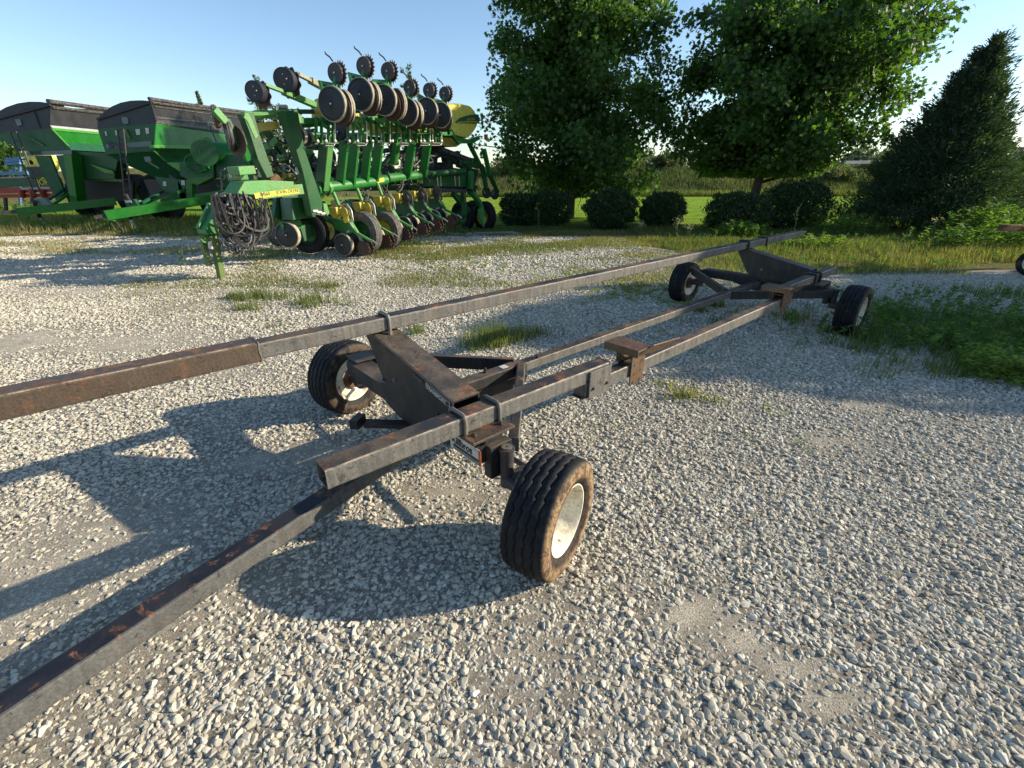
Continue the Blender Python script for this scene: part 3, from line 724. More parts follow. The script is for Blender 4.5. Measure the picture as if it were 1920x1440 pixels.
# lifting arms up to the upper rank
for i, (xt, yt, xb, yb, w) in enumerate(((862, 620, 838, 885, .26), (978, 600, 952, 850, .20), (1042, 600, 1016, 850, .22), (1122, 590, 1098, 835, .20), (1188, 590, 1158, 830, .22), (1288, 600, 1272, 720, .14), (1385, 600, 1352, 800, .22), (1478, 595, 1450, 790, .22))):
    a, b = c1(xt, yt, .35), c1(xb, yb, .0)
    MB().beam(a, b, w, .06, DA, .05).build("lift_arm", G if i else GD, planter)
    if i in (0, 5): MB().beam(a+NA*w*.52, b+NA*w*.52, .02, .13, DA, .04).build("arm_plate", GL, planter)
    else: MB().beam(a+NA*w*.51-DA*.02, b+NA*w*.51-DA*.02, .012, .016, DA, .04).build("arm_edge", M['oldgreen'], planter)
pbeam("upper_frame", c1(700, 470, .3), c1(1230, 455, .3), .10, .10, G)
pbeam("upper_frame", c1(1230, 480, .3), c1(1620, 470, .3), .10, .10, G)
pbeam("upper_frame", c1(790, 600, .35), c1(1300, 590, .35), .05, .07, GD)
pbeam("upper_frame", c1(1200, 560, .35), c1(1620, 545, .35), .08, .09, G)
# upper brackets: hangers, bails and pivots for every second unit
for i, x in enumerate((860, 1050, 1190, 1310, 1430, 1500)):
    b = MB()
    for dx in (-52, -20, 22, 50):
        b.beam(c1(x+dx, 440+i*5, .5), c1(x+dx+2, 600, .42), .035, .05, NA)
    b.beam(c1(x-55, 545, .5), c1(x+55, 540, .5), .03, .05, NA)
    b.build("unit_hanger", G, planter)
    b = MB().tube([c1(x+8, 545, .6), c1(x+10, 600, .6), c1(x+52, 602, .6), c1(x+50, 615, .6), c1(x+5, 615, .6), c1(x+8, 600, .6)], .010, 6)
    b.tube([c1(x+62, 470, .6), c1(x+64, 600, .55), c1(x+55, 615, .55)], .010, 6)
    b.build("lift_bail", M['silver'], planter, True)
    for dx in (-45, 5, 60):
        MB().lathe([(0, 0), (0, .03), (.03, .026), (.04, 0)], c1(x+dx, 590, .6), NA, 10).build("pivot_cap", M['silver'], planter, True)
    if i in (1, 2):
        MB().tube([c1(x-12, 463, .62), c1(x+30, 463, .62)], .045, 12).build("air_bag", GL, planter, True)
    MB().beam(c1(x-40, 470, .45), c1(x+35, 520, .45), .05, .06, NA).build("hanger_link", GL if i % 2 else G, planter)
# yellow seed hoppers behind the upper rank
for i, (x, y) in enumerate(((1015, 470), (1075, 470), (1150, 480), (1200, 480), (1250, 480), (1310, 500), (1385, 505), (800, 420), (1240, 440))):
    w = 22 if i != 7 else 25
    MB().slab([c1(x-w, y-45, .1), c1(x+w, y-48, .1), c1(x+w-5, y+55, .1), c1(x-w+6, y+58, .1)], .22).build("seed_hopper", M['yellow'], planter, bevel=.02)
MB().slab([c1(790, 335, .2), c1(840, 330, .2), c1(862, 400, .2), c1(800, 440, .2)], .2).build("seed_meter", M['yellow'], planter, bevel=.04)
# --- seeding unit wheels
def spiked(r, n=18):
    def w(t, j, rr):
        return rr if rr < r*.9 else r*(1.0 if int(t/(2*math.pi)*n*4+.5) % 4 == 0 else .80)
    b = MB(); b.lathe([(-.008, .01), (-.008, r), (.008, r), (.008, .01)], n=n*4, wob=w); return b
def put(mb, c, ax):
    """turn a mesh built on the X axis to axis ax at c"""
    q_ = Vector((1, 0, 0)).rotation_difference(Vector(ax)); mb.v = [c+(q_ @ v) for v in mb.v]; return mb
def gauge(c, ax, r, w, parent, tm='wheeltread'):
    o = put(MB().lathe([(-w/2, 0), (-w/2, r*.12), (-w/2-.012, r*.16), (-w/2+.004, r*.3), (-w/2+.012, r*.80), (-w/2, r*.86), (-w/2+.004, r*.93), (w/2, r*.93), (w/2, 0)], n=36), c, ax).build("gauge_wheel", M['wheelblack'], parent, True)
    put(MB().lathe([(-w*.42, r*.92), (-w*.36, r*.985), (-w*.1, r*.97), (0, r), (w*.25, r*.985), (w*.45, r*.93)], n=36), c, ax).build("tread", M[tm], o, True)
    put(MB().lathe([(-w/2-.022, 0), (-w/2-.022, .016), (-w/2-.01, .02)], n=10), c, ax).build("wheel_bolt", M['silver'], o, True)
    return o
ups = ((915, 367, 1.0), (1085, 310, .97), (1225, 345, .95), (1360, 415, .93), (1480, 410, .92), (1565, 435, .90))
smalls = ((925, 180), (1095, 140), (1240, 170), (1370, 268), (1485, 285), (1580, 305))
UO = 1.15
for i, ((x, y, k), (x2, y2)) in enumerate(zip(ups, smalls)):
    c = c1(x-5, y, UO); r = .262*(1 if i < 3 else .97)
    ax = (DA+NA*-.16).normalized(); ax2 = (DA+NA*.22).normalized()
    gauge(c, ax, r, .10, planter)
    gauge(c+DA*(.20 if i < 2 else .30 if i == 2 else .17 if i == 3 else .10)+NA*(.05 if i < 4 else -.03)+Z3*-.03, ax2, r*(1 if i < 4 else .95), .09, planter)
    for dd in (.10, .14):
        if i > 3: dd -= .07
        put(MB().disc((0, 0, 0), (1, 0, 0), r*.97, .006, 36), c+DA*dd+NA*(.05 if i < 4 else .01)+Z3*-.07, (DA+NA*(.12 if dd < .12 else -.05)).normalized()).build("opener_disc", M['discrust'], planter)
    c2 = c1(x2, y2, UO); r2 = .150 if i < 3 else .138
    ax3 = (DA+NA*-.12).normalized()
    put(MB().lathe([(-.02, 0), (-.02, .02), (-.012, r2*.5), (-.02, r2*.92), (.01, r2), (.01, 0)], n=32), c2, ax3).build("closing_wheel", M['iron'], planter, True)
    put(spiked(r2*1.28), c2+DA*.075+NA*.03, (DA+NA*.2).normalized()).build("spiked_wheel", M['discrust'] if i != 4 else M['iron'], planter)
    MB().lathe([(0, 0), (0, .018), (.012, .014), (.016, 0)], c2-DA*.028, -DA, 10).build("wheel_bolt", M['silver'], planter, True)
    # arms between the two
    b = MB().tube([c+NA*-.15+Z3*.12, c+NA*-.20+Z3*(.30), c2+NA*-.06+Z3*-.17, c2+DA*.02], [.055, .06, .05, .03], 8)
    b.tube([c2+DA*.04, c2+Z3*-.22+DA*.04, c+Z3*.26+NA*.02], .028, 8)
    b.build("closing_arm", G, planter, True)
    MB().tube([c2+Z3*.16+NA*-.02, c2+Z3*.22+NA*-.07, c2+Z3*.27+NA*-.15, c2+Z3*.30+NA*-.16], .012, 6).build("wire_guard", M['iron'], planter, True)
    b = MB().beam(c+NA*-.1+Z3*-.05, c1(x-30, y+95, .5), .09, .12, DA); b.beam(c+DA*.2+Z3*-.1, c1(x+40, y+110, .5), .05, .07, DA)
    b.build("unit_shank", GD, planter)
# --- lower seeding units
lows = ((965, 1015), (1103, 985), (1222, 950), (1332, 930), (1422, 915), (1512, 900))
for i, (x, y) in enumerate(lows):
    m = c1(x, y, .35)
    b = MB().slab([m+NA*-.20+Z3*.10, m+NA*.0+Z3*.10, m+NA*.02+Z3*-.03, m+NA*-.08+Z3*-.12, m+NA*-.18+Z3*-.04], .16)
    mt = b.build("seed_meter", M['yellow'], planter, bevel=.012)
    put(MB().lathe([(-.05, 0), (-.05, .05), (-.03, .095), (.03, .10), (.05, .07), (.05, 0)], n=24), m+NA*.09+Z3*.0+DA*-.03, DA).build("meter_housing", M['yellow'] if i < 3 else M['iron'], mt, True)
    put(MB().lathe([(-.04, 0), (-.04, .04), (-.02, .075), (.03, .075), (.03, 0)], n=20), m+NA*.12+Z3*-.14+DA*-.04, DA).build("meter_cover", M['yelldec'] if i == 0 else M['yellow'] if i < 3 else M['iron'], mt, True)
    b = MB()
    for k in range(3):
        o = .12+.02*k
        b.tube([m+NA*.02+Z3*(.12+.02*k), m+NA*o+Z3*(.13+.015*k), m+NA*(o+.09)+Z3*.04, m+NA*(o+.10)+Z3*-.16], .009, 6)
    b.build("seed_tube", M['silver'] if i < 3 else M['hoseg'], mt, True)
    # shank and parallel arms back to the bar
    b = MB().slab([m+NA*-.28+Z3*-.10, m+NA*.16+Z3*-.16, m+NA*.34+Z3*-.34, m+NA*.10+Z3*-.42, m+NA*-.20+Z3*-.32], .07)
    b.build("shank", GD if i > 2 else G, planter, bevel=.01)
    b = MB()
    for dz in (-.02, -.22):
        b.beam(m+NA*-.22+Z3*dz+DA*-.06, m+NA*-.62+Z3*(dz+.14)+DA*-.06, .03, .05, Z3); b.beam(m+NA*-.22+Z3*dz+DA*.08, m+NA*-.62+Z3*(dz+.14)+DA*.08, .03, .05, Z3)
    b.build("parallel_arm", GD, planter)
    # closing wheel arm with pale handle
    b = MB().beam(m+NA*.17+Z3*-.15, m+NA*.34+Z3*-.40, .05, .06, DA).beam(m+NA*.34+Z3*-.39, m+NA*.66+Z3*-.52, .045, .05, DA)
    ca = b.build("closing_arm", GL if i < 3 else G, planter)
    b = MB().tube([m+NA*.18+Z3*-.16+DA*-.04, m+NA*.27+Z3*-.29+DA*-.04], .018, 6); b.tube([m+NA*.68+Z3*-.50, m+NA*.80+Z3*-.57], .018, 8)
    b.tube([m+NA*.12+Z3*-.38+DA*-.06, m+NA*.20+Z3*-.34+DA*-.08], .028, 8)
    b.build("adjuster", M['silver'], ca, True)
    for dd in (-.07, .09):
        put(spiked(.165, 13), m+NA*.50+Z3*-.66+DA*dd, (DA+NA*dd*2).normalized()).build("spiked_wheel", M['discrust'], planter)
    MB().tube([m+NA*.55+Z3*-.56, m+NA*.62+Z3*-.72, m+NA*.74+Z3*-.74, m+NA*.72+Z3*-.85], .010, 5).build("drag_chain", M['discrust'], planter, True)
    gauge(m+NA*.06+Z3*-.60+DA*-.14, (DA+NA*-.12).normalized(), .215, .10, planter)
    gauge(m+NA*.10+Z3*-.60+DA*.14, (DA+NA*.12).normalized(), .215, .10, planter)
    for k, dd in enumerate((-.02, .03)):
        put(MB().disc((0, 0, 0), (1, 0, 0), .20, .006, 32), m+NA*.02+Z3*-.66+DA*dd, (DA+NA*(.06-.12*k)).normalized()).build("opener_disc", M['discrust'], planter)
    # green down-force cylinder up to the bar
    if i < 3: MB().tube([m+Z3*.12+NA*-.07, m+Z3*.36+NA*-.16], .035, 10).build("downforce_cylinder", GL, planter, True)
# --- wing transport tyres and their hubs
def ptyre(c, ax, r, w, hubmat, parent=planter, tread=M['tyre2'], ribs=4, nm="transport_wheel"):
    prof = [(-w*.36, r*.55), (-w*.47, r*.66), (-w*.5, r*.80), (-w*.46, r*.92), (-w*.40, r*.965)]
    for k in range(ribs):
        a = -w*.38+w*.76*k/ribs; bb = a+w*.76/ribs*.78; cc = a+w*.76/ribs
        prof += [(a, r*.995), (bb, r*.995), (bb+.003, r*.965), (cc-.003, r*.965)]
    prof += [(w*.40, r*.965), (w*.46, r*.92), (w*.5, r*.80), (w*.47, r*.66), (w*.36, r*.55)]
    h = put(MB().lathe([(-w*.42, r*.57), (-w*.36, r*.55), (-w*.2, r*.48), (-w*.12, r*.44), (-w*.08, r*.2), (-w*.2, r*.14), (-w*.22, 0)], n=36), c, ax)
    o = h.build(nm, hubmat, parent, True)
    put(MB().lathe(prof, n=56), c, ax).build("tyre", tread, o, True)
    put(MB().lathe([(w*.42, r*.57), (w*.2, r*.46), (w*.1, r*.2), (w*.1, 0)], n=36), c, ax).build("rim", hubmat, o, True)
    return o
M['ribtyre'] = paint("grey_ribbed_tyre", (.07, .068, .065), .7, .6, (.22, .19, .15), 18)
ptyre(c1(1095, 1138, .55), DA, .41, .24, GD, tread=M['ribtyre'])
ptyre(c1(1228, 1128, .45), DA, .40, .24, M['yellow'], tread=M['ribtyre'])
ptyre(c1(765, 1135, -.25), (DA+NA*-.3).normalized(), .40, .25, GD, tread=M['tyre2'])
ptyre(c1(885, 1120, -.6), (DA+NA*-.2).normalized(), .36, .24, M['yellow'], tread=M['tyre2'])
ptyre(c1(1820, 1040, .1), (DA+NA*.35).normalized(), .44, .26, M['yellow'], tread=M['tyre2'])
ptyre(c1(1690, 1040, -.5), (DA+NA*.2).normalized(), .44, .26, GD, tread=M['tyre2'])
ptyre(c1(1760, 1020, -1.6), DA, .44, .26, GD, tread=M['tyre2'])
gauge(c1(640, 1150, -.1), (DA+NA*-.35).normalized(), .235, .13, planter); gauge(c1(580, 1165, -.6), (DA+NA*-.3).normalized(), .18, .12, planter)
MB().slab([c1(700, 1100, -.2), c1(790, 1070, -.2), c1(815, 1120, -.2), c1(730, 1190, -.2)], .05).build("wheel_arm", GD, planter)
MB().slab([c1(585, 1070, -.15), c1(700, 1060, -.15), c1(720, 1110, -.15), c1(600, 1120, -.15)], .06).build("wheel_arm", G, planter)
# --- hitch: tongue beam, box, gooseneck, stand legs
b = MB().beam(c1(425, 907, .34), c1(705, 875, .34), .22, .165, Z3, .05); b.build("hitch_beam", GL, planter)
MB().beam(c1(440, 917, .455), c1(705, 885, .455), .006, .080, Z3, .01).build("decal", M['yelldec'], planter)
dirh = (c1(700, 880, .46)-c1(440, 910, .46)).normalized()
text("lettering", "JOHN DEERE", .082, c1(572, 908, .462), dirh, Z3, M['deered'], planter, .001)
text("lettering", "DB60", .082, c1(474, 920, .462), dirh, Z3, M['deered'], planter, .001)
b = MB().slab([c1(245, 905, .1), c1(290, 830, .1), c1(420, 822, .1), c1(590, 830, .1), c1(590, 870, .1), c1(432, 885, .1), c1(420, 910, .1)], .35)
b.build("hitch_box", GL, planter, bevel=.01)
for x in (452, 482, 505, 530, 552):
    MB().beam(c1(x, 842, .11), c1(x+12, 878, .11), .014, .035, NA, .2).build("hose_slot", M['hose'], planter)
b = MB().slab([c1(268, 742, .12), c1(368, 735, .12), c1(382, 785, .12), c1(282, 793, .12)], .28); b.build("valve_cover", GL, planter, bevel=.01)
b = MB().box((0, 0, 0), (.001, .001, .001))
b = MB().beam(c1(290, 805, .08), c1(385, 800, .08), .12, .10, Z3); b.build("valve_block", G, planter)
for x in (300, 318, 335, 352): MB().box(c1(x, 798, .16), (.05, .05, .06)).build("coupler", M['silver'], planter, bevel=.005)
MB().tube([c1(530, 830, .15), c1(575, 805, .15)], .07, 14).build("hose_bracket", M['hubrust'], planter, True)
b = MB().slab([c1(90, 1120, .05), c1(165, 965, .05), c1(200, 960, .05), c1(215, 1100, .05), c1(205, 1135, .05), c1(100, 1145, .05)], .22); b.build("hitch_gooseneck", G, planter, bevel=.012)
MB().beam(c1(165, 960, .1), c1(95, 1110, .1), .03, .05, NA).build("hitch_edge", GL, planter)
b = MB().slab([c1(92, 1158, .07), c1(150, 1150, .07), c1(180, 1165, .07), c1(150, 1200, .07), c1(110, 1195, .07)], .05); b.build("hitch_clevis", M['greenl'], planter, bevel=.006)
MB().beam(c1(128, 1185, .0), c1(165, 1335, .0), .075, .075, NA).build("stand_leg", M['oldgreen'], planter)
ft = atZ(415, 521, .0)
MB().beam(c1(190, 1150, .1), ft+Z3*.0, .095, .095, NA).build("stand_leg", M['oldgreen'], planter)
MB().beam(c1(180, 1155, .13), c1(205, 1225, .13), .13, .12, NA).build("leg_sleeve", M['oldgreen'], planter)
MB().tube([c1(172, 1190, .15), c1(178, 1235, .15)], .035, 10).build("pin", M['silver'], planter, True)
# --- folding wing arms at the hitch end
def fold(a, b_, w, h, name="fold_arm", m=GD, edge=True, o=.0):
    MB().beam(a, b_, h, w, DA, .05).build(name, m, planter)
    t = (b_-a).normalized(); sd_ = t.cross(NA).normalized()
    if sd_.x < 0: sd_ = -sd_
    if edge: MB().beam(a+sd_*w*.42+NA*(h*.5), b_+sd_*w*.42+NA*(h*.5), .02, .03, DA).build("arm_edge", GL, planter)
def P2(x, y, o): return c1(x, y, o)
MB().slab([P2(570, 410, .3), P2(655, 400, .3), P2(700, 640, .25), P2(810, 960, .2), P2(800, 1020, .2), P2(745, 1035, .2), P2(690, 780, .25), P2(640, 620, .28)], .16).build("fold_arm", GD, planter, bevel=.01)
MB().slab([P2(655, 425, .32), P2(672, 440, .32), P2(700, 610, .27), P2(815, 945, .22), P2(812, 975, .22), P2(790, 960, .22), P2(690, 640, .28)], .03).build("arm_edge", GL, planter)
MB().slab([P2(330, 425, .1), P2(400, 420, .1), P2(440, 560, .1), P2(525, 800, .1), P2(480, 810, .1), P2(425, 700, .1), P2(375, 540, .1)], .14).build("fold_arm", GD, planter, bevel=.01)
MB().slab([P2(390, 430, .12), P2(408, 425, .12), P2(445, 560, .12), P2(530, 800, .12), P2(515, 805, .12), P2(430, 600, .12)], .03).build("arm_edge", GL, planter)
for x, y, o in ((695, 765, .31), (470, 780, .13)): MB().slab([P2(x-14, y-18, o), P2(x+12, y-20, o), P2(x+14, y+22, o), P2(x-8, y+22, o)], .004).build("warning_decal", M['white'], planter)
MB().slab([P2(560, 400, .25), P2(640, 395, .25), P2(695, 440, .25), P2(695, 500, .25), P2(650, 500, .25), P2(610, 430, .25), P2(570, 440, .25)], .12).build("fold_link", GL, planter, bevel=.01)
MB().slab([P2(325, 425, .15), P2(380, 420, .15), P2(400, 460, .15), P2(440, 560, .15), P2(420, 580, .15), P2(370, 470, .15)], .1).build("fold_link", GL, planter, bevel=.01)
for a, b_, w, m in ((P2(380, 432, .1), P2(560, 425, .2), .09, GL), (P2(640, 410, .2), P2(790, 412, .2), .07, GD), (P2(460, 505, .1), P2(575, 492, .1), .12, M['yellow']), (P2(680, 470, .2), P2(800, 462, .2), .06, M['silver']), (P2(690, 490, .2), P2(900, 470, .2), .12, G),
                   (P2(195, 395, .3), P2(262, 470, .3), .10, GL), (P2(262, 460, .2), P2(345, 610, .2), .12, GD), (P2(345, 560, .2), P2(400, 700, .1), .10, G), (P2(590, 390, .2), P2(650, 430, .2), .08, M['silver'])):
    MB().beam(a, b_, .08, w, DA, .08).build("cross_link", m, planter)
MB().tube([P2(575, 383, .3), P2(632, 383, .3)], .035, 12).build("link_pin", M['silver'], planter, True)
gauge(P2(205, 440, .1), (DA*.9+NA*.55).normalized(), .16, .07, planter, 'hubrust'); gauge(P2(285, 550, .1), (DA*.9+NA*.5).normalized(), .23, .08, planter, 'iron')
put(MB().disc((0, 0, 0), (1, 0, 0), .22, .01, 30), P2(330, 590, .2), DA).build("opener_disc", M['discrust'], planter)
gauge(P2(712, 555, .2), (DA+NA*-.1).normalized(), .15, .09, planter); gauge(P2(760, 575, .1), (DA+NA*-.1).normalized(), .13, .08, planter)
MB().slab([P2(845, 960, .35), P2(865, 965, .35), P2(882, 1020, .35), P2(870, 1035, .35), P2(850, 1010, .35)], .03).build("lever", GL, planter)
MB().beam(P2(800, 960, .3), P2(805, 1030, .3), .10, .12, NA).build("pivot_block", GL, planter)
for k in range(3): MB().tube([P2(785+k*25, 1010+k*8, .35), P2(812+k*22, 1008+k*8, .35)], .035, 10).build("grease_cap", M['silver'], planter, True)
# row markers raised on arms
def notched(r, n=10):
    def w(t, j, rr):
        return rr if rr < r*.9 else r*(.93+.07*math.cos(t*n))
    return MB().lathe([(-.006, .01), (.0, r*.5), (-.006, r), (.004, r), (.008, r*.5), (.004, .01)], n=90, wob=w)
def marker(x, y, pts, r, mat, nm, o=.6):
    c = c1(x, y, o); ax = (DA+NA*-.45).normalized()
    MB().beam(c1(*pts[0], o), c1(*pts[1], o), .05, .07, NA).build("marker_arm", mat, planter)
    MB().beam(c1(*pts[1], o), c1(*pts[2], o-.1), .09, .11, NA).build("marker_arm", mat, planter)
    put(MB().lathe([(-.12, 0), (-.12, r*.3), (-.115, r*.66), (-.125, r*.72), (-.10, r*.74), (.04, r*.74), (.04, 0)], n=36), c, ax).build("marker_drum", M['wheelblack'], planter, True)
    put(notched(r*1.04), c+ax*.09+Z3*-.02, (ax+NA*.35).normalized()).build("marker_disc", M['discrust'], planter)
    for k in range(4):
        a = k*1.57; MB().lathe([(0, 0), (0, .012), (.012, 0)], c-ax*.125+Vector((0, 0, math.sin(a)))*r*.3+NA*math.cos(a)*r*.3, -ax, 8).build("drum_bolt", M['silver'], planter)
marker(462, 295, ((500, 248), (615, 292), (800, 372)), .19, GL, "m")
M['palearm'] = paint("pale_beige_arm", (.30, .30, .17), .5, .4)  # pale beige-green paint for the second marker arm
marker(635, 225, ((690, 182), (775, 225), (862, 272)), .225, M['palearm'], "m")
# --- the tall yellow central seed tank
def tank():
    o_ = -.5
    prof = [(1560, 372), (1610, 362), (1680, 360), (1745, 375), (1772, 405), (1780, 430), (1788, 500), (1770, 530), (1745, 565), (1715, 580), (1640, 560), (1570, 555), (1480, 545), (1400, 540), (1400, 420), (1480, 385)]
    P = [c1(x, y, o_) for x, y in prof]
    cen = sum(P, Vector((0, 0, 0)))/len(P); vs = []; fs = []; n = len(P)
    for d, k in ((0, .90), (-.12, .985), (-.3, 1.0), (-1.6, 1.0), (-1.8, .985), (-1.92, .9)):
        for p in P: vs.append(cen+(p-cen)*k+NA*d)
    for r_ in range(5):
        for k in range(n):
            a = r_*n+k; b_ = r_*n+(k+1) % n; fs.append((a, b_, b_+n, a+n))
    fs.append(tuple(range(n-1, -1, -1))); fs.append(tuple(range(5*n, 6*n)))
    b = MB(); b.add(vs, fs); t = b.build("seed_tank", M['tank'], planter, True)
    # green name band with yellow rim
    def band(pts, o, m): MB().slab([c1(x, y, o_+o) for x, y in pts], .02).build("name_band", m, t)
    out = [(1640, 478), (1668, 452), (1710, 437), (1765, 428), (1782, 432), (1786, 486)]
    inn = [(1652, 475), (1680, 457), (1715, 444), (1765, 436), (1777, 438), (1780, 480)]
    band(out, .012, M['deered'])
    d = (c1(1780, 460, o_)-c1(1720, 465, o_)).normalized()
    text("lettering", "JOHN DEERE", .085, c1(1714, 468, o_+.03), d, Z3, M['yelldec'], t, .002)
    MB().beam(c1(1660, 476, o_+.03), c1(1783, 474, o_+.03), .004, .018, Z3).build("band_line", M['yelldec'], t)
    MB().slab([c1(1560, 510, o_+.1), c1(1610, 520, o_+.1), c1(1640, 570, o_+.1), c1(1720, 580, o_+.1), c1(1775, 560, o_+.1), c1(1780, 580, o_+.1), c1(1735, 605, o_+.1), c1(1650, 605, o_+.1), c1(1600, 545, o_+.1), c1(1540, 525, o_+.1)], .08).build("tank_cradle", G, planter)
    text("lettering", "CCS Seed Delivery", .058, c1(1655, 596, o_+.11), d, Z3, M['yelldec'], planter, .001)
    MB().slab([c1(1530, 565, o_-.2), c1(1640, 570, o_-.2), c1(1680, 605, o_-.2), c1(1650, 625, o_-.2), c1(1560, 615, o_-.2)][::-1], 1.2).build("tank_bottom", M['yellow'], planter)
tank()
# rear frame: legs, ladder lines, boxes
for a, b_, w, m in ((P2(1725, 600, -.6), P2(1805, 760, -.4), .09, G), (P2(1805, 740, -.3), P2(1830, 880, 0), .10, GD), (P2(1815, 640, 0), P2(1850, 790, 0), .11, G), (P2(1850, 790, 0), P2(1900, 900, .1), .08, GD), (P2(1680, 720, -.4), P2(1790, 740, -.4), .16, GD),
                   (P2(1460, 820, -.3), P2(1740, 830, -.3), .34, GD), (P2(1740, 770, -.1), P2(1735, 880, -.1), .16, G), (P2(1742, 900, 0), P2(1790, 960, .1), .14, G), (P2(1790, 960, .1), P2(1815, 1030, .2), .12, G), (P2(1630, 900, -.2), P2(1720, 1010, -.2), .16, GD), (P2(1690, 900, -.1), P2(1700, 1030, -.1), .12, GD),
                   (P2(1560, 640, -.5), P2(1720, 700, -.5), .12, M['iron']), (P2(1500, 880, -.2), P2(1700, 890, -.2), .10, M['iron']), (P2(1440, 860, -.6), P2(1760, 870, -1.0), .2, M['iron']), (P2(1600, 700, -1.2), P2(1780, 720, -1.2), .25, GD), (P2(1500, 760, -1.4), P2(1760, 800, -1.4), .3, GD)):
    MB().beam(a, b_, .12, w, DA, .08).build("rear_frame", m, planter)
for x in (1535, 1555, 1640, 1665): MB().tube([P2(x, 800, -.1), P2(x+4, 860, -.1)], .012, 6).build("hanger_rod", M['silver'], planter)
MB().box(P2(1828, 560, -.5), (.12, .05, .10)).build("reflector", M['redflag'], planter); MB().box(P2(1835, 580, -.5), (.2, .05, .09), Matrix.Rotation(.5, 3, 'Y')).build("reflector", M['yellow'], planter)
MB().slab([P2(1775, 1000, .3), P2(1800, 985, .3), P2(1822, 1060, .35), P2(1810, 1110, .35), P2(1785, 1060, .3)], .03).build("wheel_fork", G, planter)
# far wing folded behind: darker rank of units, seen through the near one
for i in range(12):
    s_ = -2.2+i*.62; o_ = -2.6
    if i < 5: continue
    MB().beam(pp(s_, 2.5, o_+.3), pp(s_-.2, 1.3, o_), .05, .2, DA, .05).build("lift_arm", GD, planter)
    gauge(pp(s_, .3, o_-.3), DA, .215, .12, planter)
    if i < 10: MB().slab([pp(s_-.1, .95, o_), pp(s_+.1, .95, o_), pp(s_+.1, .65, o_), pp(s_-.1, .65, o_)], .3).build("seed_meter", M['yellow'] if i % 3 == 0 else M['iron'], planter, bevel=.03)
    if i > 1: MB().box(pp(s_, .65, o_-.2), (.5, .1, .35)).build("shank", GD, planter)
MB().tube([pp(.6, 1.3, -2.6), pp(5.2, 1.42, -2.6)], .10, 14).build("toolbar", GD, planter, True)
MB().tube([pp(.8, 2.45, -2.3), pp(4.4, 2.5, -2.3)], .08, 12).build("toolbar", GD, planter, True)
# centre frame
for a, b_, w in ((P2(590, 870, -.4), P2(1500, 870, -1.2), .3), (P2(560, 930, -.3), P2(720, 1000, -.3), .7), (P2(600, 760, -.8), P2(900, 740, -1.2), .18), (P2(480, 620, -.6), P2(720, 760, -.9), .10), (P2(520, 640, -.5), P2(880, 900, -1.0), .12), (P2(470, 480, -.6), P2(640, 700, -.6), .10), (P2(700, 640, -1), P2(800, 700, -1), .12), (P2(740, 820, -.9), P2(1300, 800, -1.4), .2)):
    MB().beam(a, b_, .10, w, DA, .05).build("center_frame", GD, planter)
MB().slab([P2(590, 930, -.2), P2(720, 920, -.2), P2(740, 1040, -.2), P2(600, 1060, -.2)], .3).build("fan_box", GD, planter, bevel=.01)
for x, y in ((505, 625), (560, 590), (640, 600), (730, 690), (760, 650), (600, 690)):
    MB().box(P2(x, y, -.35), (.16, .06, .10), Matrix.Rotation(rnd.uniform(-1, 1), 3, 'Y')).build("bracket", GL, planter, bevel=.01)
# dense frame members and drives seen between the two ranks
for k in range(60):
    x0 = rnd.uniform(690, 1560); y0 = rnd.uniform(500, 830); o_ = rnd.uniform(-1.5, -.3)
    a = rnd.choice((0, 0, 1, 2)); ln = rnd.uniform(25, 90)
    dx, dy = ((ln, -ln*.12), (ln*.3, ln), (-ln*.6, ln*.8))[a]
    MB().beam(c1(x0, y0, o_), c1(x0+dx, y0+dy, o_+rnd.uniform(-.2, .2)), rnd.uniform(.03, .10), rnd.uniform(.05, .16), DA, .08).build("frame_member", rnd.choice((GD, GD, GD, G, M['iron'], M['iron'])), planter)
for k in range(16):
    x0 = rnd.uniform(700, 1560); y0 = rnd.uniform(520, 800)
    gauge(c1(x0, y0, rnd.uniform(-1.6, -.6)), (DA+NA*rnd.uniform(-.4, .4)).normalized(), rnd.uniform(.12, .22), .10, planter, 'iron')
def wander(a, b_, sag, amp, n=5):
    P = []
    for k in range(n+1):
        t = k/n; p = a.lerp(b_, t); w_ = math.sin(math.pi*t)
        P.append(p+Vector((rnd.uniform(-1, 1)*amp*w_, rnd.uniform(-1, 1)*amp*w_, -sag*w_+rnd.uniform(-1, 1)*amp*w_)))
    for _ in range(2):
        Q = [P[0]]
        for k in range(len(P)-1): Q += [P[k].lerp(P[k+1], .25), P[k].lerp(P[k+1], .75)]
        P = Q+[P[-1]]
    return P
# dark boxes added to fill the shaded mass under the seed tank
for x0, y0, w, h_, m in ((1530, 650, .5, .35, 'iron'), (1620, 690, .6, .3, 'iron'), (1700, 720, .5, .4, 'greend'), (1560, 760, .7, .4, 'iron'), (1660, 800, .6, .4, 'greend'), (1480, 700, .5, .5, 'iron'), (1740, 800, .4, .5, 'iron'), (1420, 640, .5, .3, 'iron')):
    MB().box(c1(x0, y0, -1.3), (w, .5, h_), Matrix.Rotation(rnd.uniform(-.3, .3), 3, 'Y')).build("dark_filler_box", M[m], planter, bevel=.03)
for k in range(14):
    x0 = rnd.uniform(1450, 1700); y0 = rnd.uniform(640, 860)
    MB().tube(wander(c1(x0, y0, -.3), c1(x0+rnd.uniform(40, 160), y0+rnd.uniform(-40, 60), -.5), rnd.uniform(-.1, .3), .10), .014, 6).build("hose", M['hose'], planter, True)
for x0, y0, r_ in ((1690, 860, .2), (1740, 880, .2), (1830, 900, .19), (1880, 910, .18)):
    gauge(c1(x0, y0, -.8), (DA+NA*.3).normalized(), r_, .10, planter, 'iron')
